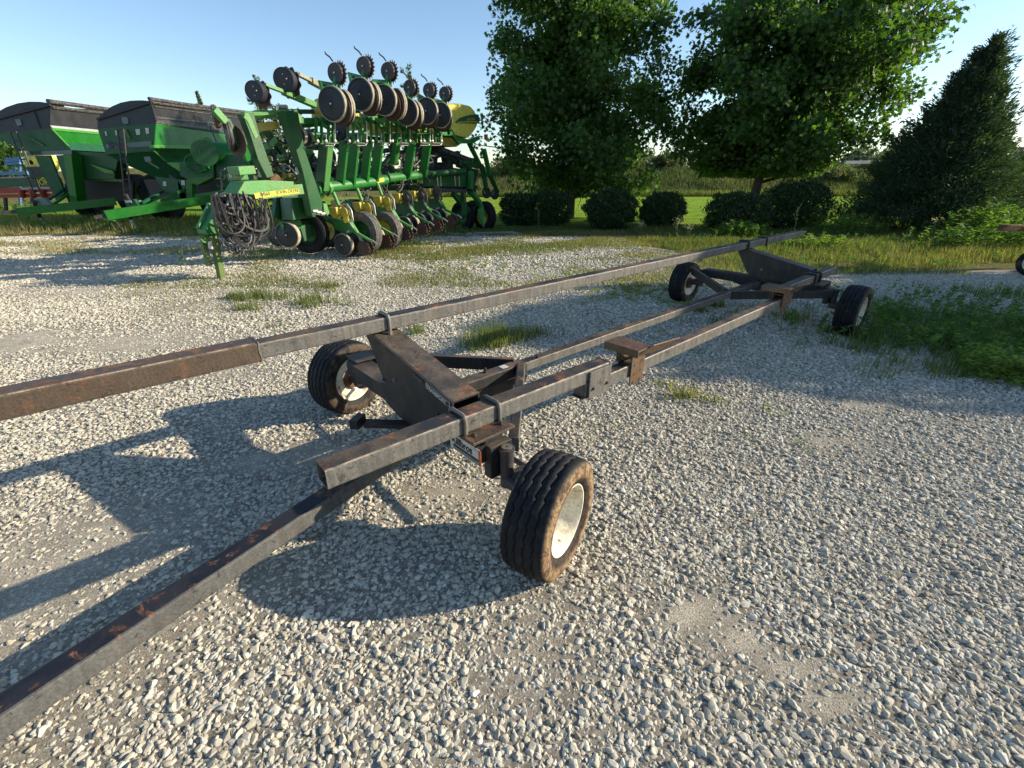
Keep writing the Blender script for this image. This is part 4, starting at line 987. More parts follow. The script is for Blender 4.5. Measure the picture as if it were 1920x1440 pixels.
# --- hoses
for k in range(30):      # the big bundle hanging on the hitch: loops of many sizes
    x0, x1 = rnd.uniform(165, 330), rnd.uniform(340, 505); y0, y1 = rnd.uniform(895, 980), rnd.uniform(885, 960); o_ = .3+rnd.uniform(0, .25)
    sag = rnd.uniform(.15, .75); a, b2 = c1(x0, y0, o_), c1(x1, y1, o_+rnd.uniform(-.1, .1)); sw = rnd.uniform(-.12, .12)
    P = []
    for m in range(17):
        t_ = m/16; w_ = math.sin(math.pi*t_); bul = math.sin(2*math.pi*t_)
        P.append(a.lerp(b2, t_)+Z3*(-sag*w_**.8)+DA*(sw*w_-.10*bul)+NA*(.05*math.sin(t_*7+k)))
    MB().tube(P, rnd.choice((.012, .015, .018)), 6).build("hose", M[rnd.choice(('hose', 'hose', 'hose', 'hoseg'))], planter, True)
for k in range(7):
    cc = c1(rnd.uniform(230, 440), rnd.uniform(960, 1130), .4); rr = rnd.uniform(.10, .2)
    MB().tube([cc+DA*math.cos(m/16*6.5)*rr+Z3*math.sin(m/16*6.5)*rr*1.2+NA*m*.003 for m in range(17)], .010, 6).build("hose", M['hose'], planter, True)
for k in range(9):
    x0 = rnd.uniform(200, 480); y0 = rnd.uniform(1000, 1080)
    MB().tube(wander(c1(x0, y0, .3), c1(x0+rnd.uniform(20, 90), rnd.uniform(1180, 1310), .25), rnd.uniform(-.05, .1), .06), .010, 6).build("hose", M['hose'], planter, True)
for k in range(4):
    x0 = 230+k*14
    MB().tube(wander(c1(x0, 1190, .25), c1(390, 1150+k*8, .3), .25, .05), .012, 6).build("hose", M['hoseg'], planter, True)
for k in range(26):
    x0, y0 = rnd.uniform(200, 420), rnd.uniform(915, 1040)
    p = c1(x0, y0, .38+rnd.uniform(0, .1)); d = Vector((rnd.uniform(.5, 1), 0, rnd.uniform(-.7, .7)))
    MB().tube([p, p+d*.06], .014, 6).build("hose_coupler", M['silver'], planter, True)
for k in range(44):      # hoses and wiring through the folded frame
    x0 = rnd.uniform(690, 1500); y0 = rnd.uniform(620, 800)
    MB().tube(wander(c1(x0, y0, -.5+rnd.uniform(-.3, .4)), c1(x0+rnd.uniform(-160, 160), y0+rnd.uniform(-60, 60), -.4+rnd.uniform(-.4, .3)), rnd.uniform(-.1, .3), .12), rnd.choice((.010, .014, .02)), 6).build("hose", M[rnd.choice(('hose', 'hoseg', 'hoseg', 'silver'))], planter, True)
for k in range(12):
    x0 = rnd.uniform(450, 720); y0 = rnd.uniform(480, 760)
    MB().tube(wander(c1(x0, y0, -.1), c1(x0+rnd.uniform(-60, 140), y0+rnd.uniform(-40, 120), -.2), rnd.uniform(-.1, .3), .12), rnd.choice((.012, .018)), 6).build("hose", M[rnd.choice(('hose', 'hose', 'hoseg'))], planter, True)
for i, (x, y) in enumerate(lows):
    for k in range(3 if i < 4 else 2):
        a = c1(x-60+k*45+rnd.uniform(-10, 10), y-120, -.05); MB().tube(wander(a, c1(x+rnd.uniform(-50, 40), y-35, .3), rnd.uniform(-.03, .06), .05, 5), .013, 6).build("hose", M[rnd.choice(('hose', 'hoseg'))], planter, True)
MB().tube(wander(c1(255, 790, .2), c1(240, 890, .15), 0, .05), .012, 6).build("hose", M['hose'], planter, True)
MB().tube(wander(c1(260, 750, .2), c1(200, 820, .15), .02, .05), .012, 6).build("hose", M['hose'], planter, True)
MB().tube([c1(545, 725, -.1), c1(620, 725, -.1), c1(665, 760, 0), c1(690, 800, .1), c1(690, 820, .1)], .016, 6).build("hose", M['hoseg'], planter, True)

# ---------------------------------------------------------------- grain carts
F2 = lambda x, y: (160+x/5.333, 170+y/5.333)
F1 = lambda x, y: (x/5.54, 180+y/5.54)
def carts():
    CG, CD, CL = M['cartg'], M['cartgd'], M['cartgl']
    # ======== nearer cart
    Yf, Xr = 16.0, -10.95
    t = empty("grain_cart", (-11.9, 15, 0), 0, 'green grain cart with ladder standing right beside the folded planter', 'grain cart', 'green grain carts parked behind the planter')
    fy = lambda x, y, d=0: atY(*F2(x, y), Yf-d)
    sx = lambda x, y, d=0: atX(*F2(x, y), Xr+d)
    def body(nm, pts, back, mat, bevel=0, parent=t):
        P = [Vector(p) for p in pts]; Q = [p+Vector(back) for p in P]; n = len(P)
        b = MB().add(P+Q, [tuple(range(n)), tuple(range(2*n-1, n-1, -1))]+[(i, i+n, (i+1) % n+n, (i+1) % n) for i in range(n)])
        return b.build(nm, mat, parent, bevel=bevel)
    # hopper: black upper box, green band, tapering green lower body
    LN = 5.2
    def loft(nm, rings, mat, parent=t):
        vs = [v for r_ in rings for v in r_]; n = len(rings[0]); fs = []
        for r_ in range(len(rings)-1):
            for k in range(n): fs.append((r_*n+k, r_*n+(k+1) % n, (r_+1)*n+(k+1) % n, (r_+1)*n+k))
        fs += [tuple(range(n)), tuple(range(len(vs)-1, len(vs)-n-1, -1))]
        return MB().add(vs, fs).build(nm, mat, parent)
    def box_ring(xl, xr, zl, zr, y0=Yf, y1=None, zb=0):
        y1 = y1 or y0+LN
        return [Vector((xl, y0, zl)), Vector((xr, y0, zr)), Vector((xr, y1, zr+zb)), Vector((xl, y1, zl+zb))]
    a, b_ = fy(120, 372), fy(702, 316); c, d = fy(205, 628), fy(688, 600)
    g0, g1 = fy(118, 272), fy(637, 112)
    loft("upper_panel", [box_ring(g0.x, g1.x, g0.z, g1.z, zb=-.05), box_ring(a.x, b_.x+.02, a.z+.002, b_.z+.002)], M['charcoal'])
    dd = Xr+.03
    P = [(637, 72), (700, 300), (1350, 392), (1700, 440), (1700, 215), (1000, 118)]
    MB().slab([sx(x, y, .03) for x, y in P], .03).build("side_extension", M['darkpanel'], t)
    for (x0, y0), (x1, y1), w in (((705, 262), (1400, 330), .05), ((700, 305), (1350, 385), .07), ((690, 150), (1700, 290), .03)):
        MB().beam(sx(x0, y0, .05), sx(x1, y1, .05), w, .03, (1, 0, 0)).build("extension_rib", M['tarp'], t)
    MB().beam(sx(642, 68, .06), sx(706, 300, .06), .06, .05, (1, 0, 0)).build("extension_rib", M['darkpanel'], t)
    MB().tube([sx(640, 82, .02)+Vector((0, 0, .02)), sx(1000, 130, .02), sx(1700, 222, .02)], .055, 10).build("rolled_tarp", M['tarp'], t, True)
    MB().tube([sx(660, 110, .06), sx(1000, 158, .06), sx(1700, 240, .06)], .04, 8).build("rolled_tarp", M['tarp'], t, True)
    # bowed tarp end
    arc = [(118, 272), (180, 205), (260, 150), (350, 112), (450, 92), (560, 88), (637, 95), (637, 114)]
    body("tarp_cap", [fy(x, y, -.05) for x, y in arc], (0, .5, 0), M['charcoal'])
    MB().beam(fy(115, 278, .03), fy(637, 114, .03), .06, .05, (0, 1, 0)).build("tarp_edge", M['darkpanel'], t)
    body("sight_window", [fy(360, 258, .03), fy(410, 255, .03), fy(425, 275, .03), fy(428, 320, .03), fy(385, 325, .03), fy(366, 300, .03)], (0, .02, 0), M['greyband'])
    # green middle band: front and side face; lower hopper tapers
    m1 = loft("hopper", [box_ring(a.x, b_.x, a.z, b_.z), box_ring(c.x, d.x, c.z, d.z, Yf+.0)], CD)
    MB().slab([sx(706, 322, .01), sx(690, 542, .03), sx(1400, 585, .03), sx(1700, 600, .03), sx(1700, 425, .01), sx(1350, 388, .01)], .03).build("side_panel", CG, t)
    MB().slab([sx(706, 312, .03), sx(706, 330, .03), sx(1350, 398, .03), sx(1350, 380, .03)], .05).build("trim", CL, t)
    MB().slab([sx(682, 535, .12), sx(686, 566, .12), sx(1180, 580, .12), sx(1180, 545, .12)], .14).build("ledge", CL, t)
    MB().slab([sx(690, 566, .05), sx(690, 600, -.1), sx(810, 712, -.35), sx(1000, 712, -.4), sx(1300, 700, -.4), sx(1300, 590, .05)], .03).build("side_panel", CG, t)
    MB().beam(sx(690, 600, .0), sx(812, 715, -.25), .04, .04, (1, 0, 0)).build("trim", CL, t)
    # lower front funnel
    p = [(205, 628), (688, 600), (740, 660), (1020, 840), (930, 880), (700, 862), (430, 745)]
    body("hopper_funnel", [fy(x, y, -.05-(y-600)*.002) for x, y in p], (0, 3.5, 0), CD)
    MB().slab([fy(815, 712, .1), fy(1000, 712, .1), fy(1010, 840, .1)], .05).build("gusset", CL, t)
    body("name_band", [fy(200, 528, .02), fy(660, 496, .02), fy(662, 545, .02), fy(560, 556, .02), fy(215, 570, .02)], (0, .02, 0), M['greyband'])
    text("lettering", "Brent", .26, fy(232, 566, .045), (1, 0, .05), Z3, M['charcoal'], t, .002, bold=.02)
    for x0, y0, x1, y1 in ((190, 400, 215, 440), (292, 392, 318, 436), (498, 378, 548, 432), (595, 366, 638, 420)):
        body("decal", [fy(x0, y0, .02), fy(x1-8, y0-2, .02), fy(x1, y1, .02), fy(x0+12, y1+3, .02)], (0, .01, 0), M['white'])
    MB().beam(fy(395, 375, .04), fy(440, 470, .04), .05, .02, (0, 1, 0)).build("grab_handle", M['oldgreen'], t)
    MB().beam(fy(628, 705, .1), fy(735, 770, .1), .05, .02, (0, 1, 0)).build("grab_handle", M['oldgreen'], t)
    body("decal", [fy(580, 655, .1), fy(640, 650, .1), fy(660, 700, .1), fy(600, 705, .1)], (0, .01, 0), M['greyband'])
    # ladder
    for x0, x1, x2 in ((318, 350, 395), (378, 405, 462)):
        MB().tube([fy(x0, 375, .25), fy(x1, 640, .35), fy(x2, 1060, .5)], .025, 8).build("ladder_rail", M['iron'], t)
    for k in range(7):
        y = 380+k*100; u = (y-375)/685
        MB().tube([fy(318+77*u, y, .25+.25*u), fy(378+84*u, y, .25+.25*u)], .02, 6).build("ladder_rung", M['iron'], t)
    # tongue, braces, jack, chain
    tg0, tg1 = fy(200, 1240, 2.2), fy(1240, 1080, .2)
    MB().beam(tg0, tg1, .22, .26, Z3, .05).build("tongue", CG, t)
    MB().beam(fy(90, 1262, 2.35), tg0, .10, .10, Z3).build("hitch_clevis", M['iron'], t)
    MB().lathe([(-.13, 0), (-.13, .09), (.13, .09), (.13, 0)], fy(240, 1265, 2.1), (1, 0, 0), 16).build("hitch_pin", CL, t, True)
    MB().beam(fy(595, 1155, 1.2), fy(1000, 980, .1), .08, .08, Z3).build("brace", CG, t)
    MB().beam(fy(560, 1120, 1.2), fy(770, 1000, .1), .08, .08, Z3).build("brace", CD, t)
    j0 = atZ(*F2(520, 1395), 0)
    MB().tube([fy(400, 1030, 1.35), fy(455, 1130, 1.25), Vector((j0.x-.12, j0.y, .35))], .055, 10).build("jack_tube", M['iron'], t, True)
    MB().tube([Vector((j0.x-.12, j0.y, .38)), j0], .042, 10).build("jack_leg", M['galv'], t, True)
    body("manual_box", [fy(375, 1080, 1.3), fy(480, 1078, 1.3), fy(540, 1160, 1.3), fy(420, 1165, 1.3)], (0, .12, 0), CD)
    body("decal", [fy(390, 1090, 1.35), fy(450, 1088, 1.35), fy(462, 1112, 1.35), fy(400, 1115, 1.35)], (0, .01, 0), M['white'])
    for s in range(2):
        pts = [fy(280+s*0, 1195, 2.0), fy(300, 1290, 2.0), fy(320+s*30, 1370, 2.0)] if s else [fy(230, 1270, 2.1), fy(260, 1330, 2.1), fy(300, 1385, 2.1)]
        MB().tube(pts, .02, 5).build("safety_chain", M['iron'], t)
    # standing supports and undercarriage
    for pts in (((700, 850), (930, 880), (1045, 1085), (860, 1085)), ((930, 880), (1045, 890), (1050, 1090), (960, 1080))):
        MB().slab([fy(x, y, .05) for x, y in pts], .06).build("support_post", CD, t)
    for x, y in ((790, 925), (975, 915)): body("decal", [fy(x-18, y-24, .13), fy(x+14, y-24, .13), fy(x+20, y+22, .13), fy(x-14, y+22, .13)], (0, .01, 0), M['white'])
    MB().slab([fy(835, 830, .1), fy(840, 1000, .1), fy(905, 1080, .1), fy(925, 890, .1)], .02).build("slot", M['iron'], t)
    MB().slab([fy(1045, 885, .0), fy(1105, 890, .0), fy(1105, 1080, .0), fy(1050, 1095, .0)], .2).build("support_post", CG, t)
    MB().slab([fy(1100, 870, .3), fy(1360, 855, .3), fy(1200, 935, .3), fy(1130, 915, .3)], .4).build("fender", CG, t)
    MB().slab([fy(1000, 720, -.1), fy(1320, 720, -.1), fy(1340, 880, -.1), fy(1120, 900, -.1), fy(1010, 845, -.1)], .3).build("auger_housing", CD, t)
    MB().beam(fy(1110, 1060, .2), fy(1480, 1000, .2), .15, .18, Z3).build("side_frame", CG, t)
    MB().slab([fy(600, 880, -1.2), fy(1600, 860, -1.2), fy(1600, 1090, -1.2), fy(700, 1120, -1.2)], .1).build("under_pan", M['iron'], t)
    MB().slab([fy(1380, 640, -.3), fy(1640, 640, -.3), fy(1700, 960, -.3), fy(1380, 960, -.3)], .4).build("auger_base", CD, t)
    # auger and its ring
    MB().tube([fy(1215, 620, .1), fy(1240, 622, .1)], .46, 28).build("auger_flange", CG, t, True)
    MB().tube([fy(1240, 622, .0), fy(1720, 655, -.6)], .34, 28).build("auger_tube", M['cartg'], t, True)
    MB().tube([fy(1190, 618, .5), fy(1195, 618, .4)], .36, 28).build("auger_cap", M['greend'], t, True)
    cc = fy(1102, 722, .3); rr = [cc+Vector((math.cos(k/24*6.2832)*.33, 0, math.sin(k/24*6.2832)*.25)) for k in range(25)]
    MB().tube(rr, .03, 6, cap=False).build("belt_guard", CG, t, True)
    MB().tube([cc+Vector((-.25, 0, 0)), cc+Vector((.25, 0, 0))], .015, 6).tube([cc+Vector((0, 0, -.2)), cc+Vector((0, 0, .2))], .015, 6).build("guard_bar", CG, t)
    MB().tube([fy(1240, 345, -1), fy(1370, 640, -.4), fy(1385, 660, -.4)], .02, 6).build("brace_rod", M['iron'], t)
    MB().tube([fy(1380, 650, -.4), fy(1425, 745, -.4)], [.05, .11], 12).build("spout", CG, t, True)
    body("name_plate", [fy(1590, 762, .02), fy(1700, 765, .02), fy(1690, 800, .02), fy(1595, 798, .02)], (0, .02, 0), M['greyband'])
    text("lettering", "erth", .19, fy(1602, 797, .05), (1, 0, 0), Z3, M['charcoal'], t, .002, bold=.03)
    # big wheels in the shadow under the cart
    for x_, y_ in ((-11.15, 18.6), (-13.2, 18.6)):
        w_ = put(MB().lathe([(-.2, 0), (-.2, .25), (-.12, .36), (-.05, .40)], n=30), Vector((x_, y_, .82)), Vector((1, 0, 0))).build("wheel", M['greend'], t, True)
        put(MB().lathe([(-.25, .40), (-.32, .55), (-.31, .74), (-.25, .81), (0, .82), (.25, .81), (.31, .74), (.32, .55), (.25, .40)], n=40), Vector((x_, y_, .82)), Vector((1, 0, 0))).build("tyre", M['tyre2'], w_, True)
    # ======== farther cart, at the left edge
    Yf, Xr = 17.0, -14.85
    t = empty("grain_cart", (-15.8, 15.8, 0), 0, 'green grain cart at the left edge of the picture, black rolled tarp over its hopper', 'grain cart', 'green grain carts parked behind the planter')
    fy = lambda x, y, d=0: atY(*F1(x, y), Yf-d)
    sx = lambda x, y, d=0: atX(*F1(x, y), Xr+d)
    a, b_ = fy(-130, 388), fy(530, 332); c, d = fy(290, 572), fy(740, 552); g0, g1 = fy(-130, 250), fy(520, 80)
    def ring(p0, p1, y0=Yf): return [Vector((p0.x, y0, p0.z)), Vector((p1.x, y0, p1.z)), Vector((p1.x, y0+LN, p1.z)), Vector((p0.x, y0+LN, p0.z))]
    loft("upper_panel", [ring(g0, g1), ring(a, b_)], M['charcoal'], t)
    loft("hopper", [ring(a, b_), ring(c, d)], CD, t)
    MB().slab([sx(522, 110, .03), sx(515, 300, .03), sx(1020, 370, .03), sx(1300, 400, .03), sx(1300, 170, .03), sx(1100, 130, .03)], .03).build("side_extension", M['darkpanel'], t)
    MB().tube([sx(495, 45, .02), sx(1300, 155, .02)], .07, 10).build("rolled_tarp", M['tarp'], t, True)
    MB().tube([sx(535, 110, .05), sx(1250, 190, .05)], .05, 8).build("rolled_tarp", M['tarp'], t, True)
    MB().slab([sx(520, 295, .05), sx(540, 318, .05), sx(1300, 395, .05), sx(1300, 370, .05)], .03).build("extension_rib", M['galv'], t)
    MB().slab([sx(535, 318, .06), sx(545, 345, .06), sx(1300, 415, .06), sx(1300, 392, .06)], .05).build("trim", CL, t)
    MB().slab([sx(548, 345, .03), sx(735, 540, .03), sx(1350, 590, .03), sx(1350, 410, .03)], .03).build("side_panel", CG, t)
    MB().beam(sx(545, 345, .06), sx(738, 545, .08), .05, .05, (1, 0, 0)).build("trim", CL, t)
    MB().slab([sx(735, 535, .12), sx(745, 560, .12), sx(1350, 600, .12), sx(1350, 575, .12)], .14).build("ledge", CL, t)
    arc = [(-130, 250), (-40, 160), (60, 105), (180, 65), (300, 48), (420, 50), (520, 66), (520, 84)]
    body("tarp_cap", [fy(x, y, -.05) for x, y in arc], (0, .5, 0), M['charcoal'], parent=t)
    MB().beam(fy(-130, 252, .03), fy(520, 84, .03), .06, .05, (0, 1, 0)).build("tarp_edge", M['darkpanel'], t)
    MB().tube([fy(350, 145, .02), fy(415, 325, .02)], .015, 6).build("panel_seam", M['darkpanel'], t)
    body("sight_window", [fy(150, 232, .03), fy(205, 230, .03), fy(225, 290, .03), fy(180, 302, .03)], (0, .02, 0), M['greyband'], parent=t)
    MB().beam(fy(320, 432, .05), fy(450, 505, .05), .04, .02, (0, 1, 0)).build("grab_handle", M['oldgreen'], t)
    body("name_band", [fy(265, 575, .05), fy(735, 552, .05), fy(745, 598, .05), fy(280, 610, .05)], (0, .03, 0), M['greyband'], parent=t)
    text("lettering", "Brent", .17, fy(315, 602, .06), (1, 0, .04), Z3, M['charcoal'], t, .002, bold=.02)
    for pts in (((380, 610), (530, 608), (690, 1000), (600, 1080)), ((600, 608), (765, 600), (830, 1080), (760, 1080))):
        MB().slab([fy(x, y, .0) for x, y in pts], .08).build("support_post", CD, t)
    MB().slab([fy(765, 600, -.02), fy(845, 600, -.02), fy(900, 1080, -.02), fy(830, 1085, -.02)], .4).build("support_post", CG, t)
    for x, y in ((560, 740), (590, 810), (712, 630), (665, 665), (675, 740), (705, 830)): body("decal", [fy(x-20, y-28, .03), fy(x+12, y-28, .03), fy(x+24, y+26, .03), fy(x-6, y+26, .03)], (0, .01, 0), M['white'], parent=t)
    MB().box(fy(714, 930, .06), (.10, .03, .16)).build("reflector", M['redflag'], t)
    MB().slab([fy(840, 570, -.6), fy(1350, 600, -.6), fy(1300, 850, -.6), fy(900, 860, -.6)], .5).build("hopper_funnel", M['greend'], t)
    MB().slab([fy(940, 700, .0), fy(1180, 770, .0), fy(1190, 800, .0), fy(1100, 790, .0)], .05).build("gusset", CL, t)
    MB().slab([fy(880, 840, -.3), fy(1300, 860, -.3), fy(1300, 885, -.3), fy(885, 865, -.3)], .1).build("side_frame", CG, t)
    MB().slab([fy(890, 860, -.8), fy(1400, 880, -.8), fy(1400, 1080, -.8), fy(930, 1090, -.8)], .1).build("under_pan", M['iron'], t)
    for x0, x1 in ((100, 360), (165, 430)):
        MB().tube([fy(x0, 360, .25), fy(x1, 1030, .5)], .025, 8).build("ladder_rail", M['iron'], t)
    for k in range(7):
        y = 362+k*95; u = (y-360)/670
        MB().tube([fy(100+260*u, y, .25+.25*u), fy(165+265*u, y, .25+.25*u)], .02, 6).build("ladder_rung", M['iron'], t)
    MB().beam(fy(170, 1195, 1.6), fy(1200, 1085, .0), .22, .24, Z3, .05).build("tongue", CG, t)
    MB().beam(fy(0, 1205, 1.8), fy(175, 1190, 1.6), .10, .10, Z3).build("hitch_clevis", M['iron'], t)
    MB().beam(fy(560, 1110, 1.0), fy(745, 985, .1), .07, .07, Z3).build("brace", CG, t)
    MB().beam(fy(430, 1115, 1.0), fy(650, 970, .1), .07, .07, Z3).build("brace", CD, t)
    j0 = atZ(*F1(480, 1355), 0)
    MB().tube([fy(350, 1080, 1.3), Vector((j0.x-.1, j0.y, .32))], .06, 10).build("jack_tube", M['iron'], t, True)
    MB().tube([Vector((j0.x-.1, j0.y, .36)), j0], .045, 10).build("jack_leg", M['galv'], t, True)
    body("manual_box", [fy(355, 1050, 1.2), fy(450, 1050, 1.2), fy(520, 1120, 1.2), fy(400, 1130, 1.2)], (0, .12, 0), M['greyband'], parent=t)
    for x_, y_ in ((-15.0, 19.7), (-16.9, 19.7)):
        w_ = put(MB().lathe([(-.2, 0), (-.2, .25), (-.12, .36), (-.05, .40)], n=30), Vector((x_, y_, .82)), Vector((1, 0, 0))).build("wheel", M['greend'], t, True)
        put(MB().lathe([(-.25, .40), (-.32, .55), (-.31, .74), (-.25, .81), (0, .82), (.25, .81), (.31, .74), (.32, .55), (.25, .40)], n=40), Vector((x_, y_, .82)), Vector((1, 0, 0))).build("tyre", M['tyre2'], w_, True)
carts()
# ---------------------------------------------------------------- machines beyond the carts
def far_machines():
    Y = 21.5; f = lambda x, y, d=0: atY(*F1(x, y), Y-d)
    t = empty("harvest_header", (-21.5, 21.5, 0), 0, 'long dark green harvest header on red rails glimpsed behind the left grain cart', 'header')
    MB().beam(f(-250, 905), f(610, 885), .5, .30, Z3, .05).build("trough", M['greend'], t)
    text("lettering", "JOHN DEERE", .30, f(395, 914, .28), (1, 0, .02), Z3, M['yelldec'], t, .003, bold=.02)
    MB().tube([f(-250, 850, -.2), f(300, 845, -.2)], .06, 8).build("reel_tube", M['clamp'], t)
    MB().tube([f(-250, 835, -.2), f(280, 860, -.2)], .03, 6).build("reel_bat", M['silver'], t)
    Y = 20.5; f = lambda x, y, d=0: atY(*F1(x, y), Y-d)
    t = empty("red_implement", (-20.6, 20.5, 0), 0, 'red field implement with long low beams behind the left grain cart', 'implement')
    MB().beam(f(-250, 985), f(595, 955), .2, .22, Z3, .05).build("frame_beam", M['red'], t)
    MB().beam(f(-250, 1035), f(560, 1020), .15, .14, Z3, .05).build("frame_beam", M['red'], t)
    MB().beam(f(200, 955, .15), f(590, 945, .15), .03, .08, Z3).build("reflector_strip", M['galv'], t)
    for x in (220, 330, 440, 575): MB().tube([f(x, 960, .15), f(x+10, 1040, .1)], .10, 10).build("row_bracket", M['red'], t, True)
    MB().beam(f(50, 1030), f(60, 1180), .1, .1, (1, 0, 0)).build("stand_leg", M['iron'], t)
    MB().beam(f(480, 1030), f(500, 1170), .1, .1, (1, 0, 0)).build("stand_leg", M['iron'], t)
    MB().beam(f(930, 1145), f(1090, 1152), .15, .12, Z3).build("frame_beam", M['red'], t)
    MB().slab([f(950, 895), f(1000, 915), f(1010, 935), f(960, 935)], .1).build("row_bracket", M['red'], t)
    Y = 25.; f = lambda x, y, d=0: atY(*F1(x, y), Y-d)
    t = empty("blue_implement", (-26., 25, 0), 0, 'blue tillage implement far behind the red one', 'implement')
    MB().beam(f(-250, 800), f(290, 790), .2, .16, Z3).build("frame_beam", M['blue'], t)
    for y in (650, 672, 698): MB().beam(f(95, y), f(250, y-10), .5, .10, Z3).build("wing_frame", M['blue'], t)
    MB().beam(f(120, 700), f(150, 800), .1, .1, (1, 0, 0)).build("wing_post", M['blue'], t)
    MB().beam(f(200, 700), f(205, 1120), .1, .1, (1, 0, 0)).build("stand_leg", M['blue'], t)
    Y = 23.5; f = lambda x, y, d=0: atY(*F1(x, y), Y-d)
    t = empty("liquid_tank", (-22.9, 23.5, 0), 0, 'pale yellow liquid tank with black fittings between ladder and cart post', 'tank')
    b = MB().lathe([(0, .1), (.04, .38), (.15, .44), (.9, .44), (1.05, .38), (1.1, .1)], f(320, 680), (0, 1, 0), 24); b.build("tank_shell", M['tank'], t, True)
    MB().box(f(430, 780), (.8, .5, .45)).build("pump_frame", M['iron'], t, bevel=.03)
    MB().beam(f(330, 750), f(335, 1100), .12, .12, (1, 0, 0)).build("stand_leg", M['iron'], t)
    MB().beam(f(480, 800), f(485, 1100), .12, .12, (1, 0, 0)).build("stand_leg", M['iron'], t)
far_machines()
# rusty implement at the right edge
def right_machine():
    cx = atZ(1922, 520, 0); t = empty("rusty_implement", cx, 0, 'rusty farm implement with a small white spoked wheel at the right edge', 'implement')
    c = Vector((cx.x+.05, cx.y, .22))
    ax = Vector((-.75, -.62, 0)).normalized()
    h = put(MB().lathe([(-.03, 0), (-.03, .03), (.02, .05), (.0, .12), (.04, .145)], n=30), c, ax).build("wheel", M['rimw'], t, True)
    put(MB().lathe([(-.05, .14), (-.07, .17), (-.06, .205), (0, .22), (.06, .205), (.07, .17), (.05, .14)], n=36), c, ax).build("tyre", M['tyre2'], h, True)
    MB().beam(c+Vector((-.15, .3, .68)), c+Vector((1.8, .8, .60)), .08, .10, Z3).build("frame_beam", M['hubrust'], t)
    MB().beam(c+Vector((-.30, .5, .50)), c+Vector((1.8, .9, .44)), .08, .10, Z3).build("frame_beam", M['hubrust'], t)
    MB().beam(c+Vector((.1, .1, 0)), c+Vector((.6, .6, .5)), .06, .06, Z3).build("axle_arm", M['railb'], t)
    MB().beam(c+Vector((1.7, .8, 0.)), c+Vector((1.7, .8, .5)), .08, .08, (1, 0, 0)).build("stand_leg", M['railb'], t)
right_machine()

# ---------------------------------------------------------------- vegetation
def leafset(name, P, size, tone, mat, parent=None, shape='maple', tilt=.9, dirs=None, flat=None):
    """many small leaf polygons at points P (world), one mesh"""
    if shape == 'maple':
        T = np.array([(0, -.5), (.18, -.28), (.52, -.30), (.34, -.02), (.55, .22), (.22, .24), (0, .6), (-.22, .24), (-.55, .22), (-.34, -.02), (-.52, -.30), (-.18, -.28)])
    elif shape == 'oval':
        T = np.array([(0, -.5), (.24, -.15), (.22, .2), (0, .5), (-.22, .2), (-.24, -.15)])
    elif shape == 'needle':
        T = np.array([(0, -.5), (.13, -.1), (.06, .25), (0, .5), (-.06, .25), (-.13, -.1)])
    elif shape == 'long':
        T = np.array([(0, -.5), (.09, -.2), (.08, .2), (0, .5), (-.08, .2), (-.09, -.2)])
    n = len(P); k = len(T); T3 = np.c_[T, np.zeros(k)]
    if dirs is None:
        Rm = rotmats(n, tilt)
    else:   # leaf y axis along dirs
        y = dirs/np.linalg.norm(dirs, axis=1, keepdims=True); a = nr.normal(size=(n, 3)); x = np.cross(y, a); x /= np.linalg.norm(x, axis=1, keepdims=True)
        Rm = np.stack([x, y, np.cross(x, y)], 2)
    T3f = T3.copy(); T3f[:, 2] = -.35*np.abs(T3[:, 0])+.12*np.cos(T3[:, 1]*3)
    V = np.einsum('nij,vj->nvi', Rm, T3f)*np.asarray(size).reshape(-1, 1, 1)+P[:, None, :]
    if parent is not None: V = V-np.array(wloc(parent)[:])
    return big_mesh(name, V.reshape(-1, 3), np.arange(n*k), np.arange(n)*k, np.full(n, k), mat, parent, np.repeat(tone, k))
def limb(b, p0, p1, r0, r1, bend=.15, n=6):
    p0, p1 = Vector(p0), Vector(p1); L_ = (p1-p0).length; P = []
    off = Vector((rnd.uniform(-1, 1), rnd.uniform(-1, 1), rnd.uniform(.1, .9)))*L_*bend
    for k in range(n+1):
        t = k/n; P.append(p0.lerp(p1, t)+off*math.sin(math.pi*t)*(1 if k not in (0, n) else 0)+Vector((rnd.uniform(-1, 1), rnd.uniform(-1, 1), rnd.uniform(-1, 1)))*L_*.012)
    b.tube(P, [r0+(r1-r0)*k/n for k in range(n+1)], 7); return P
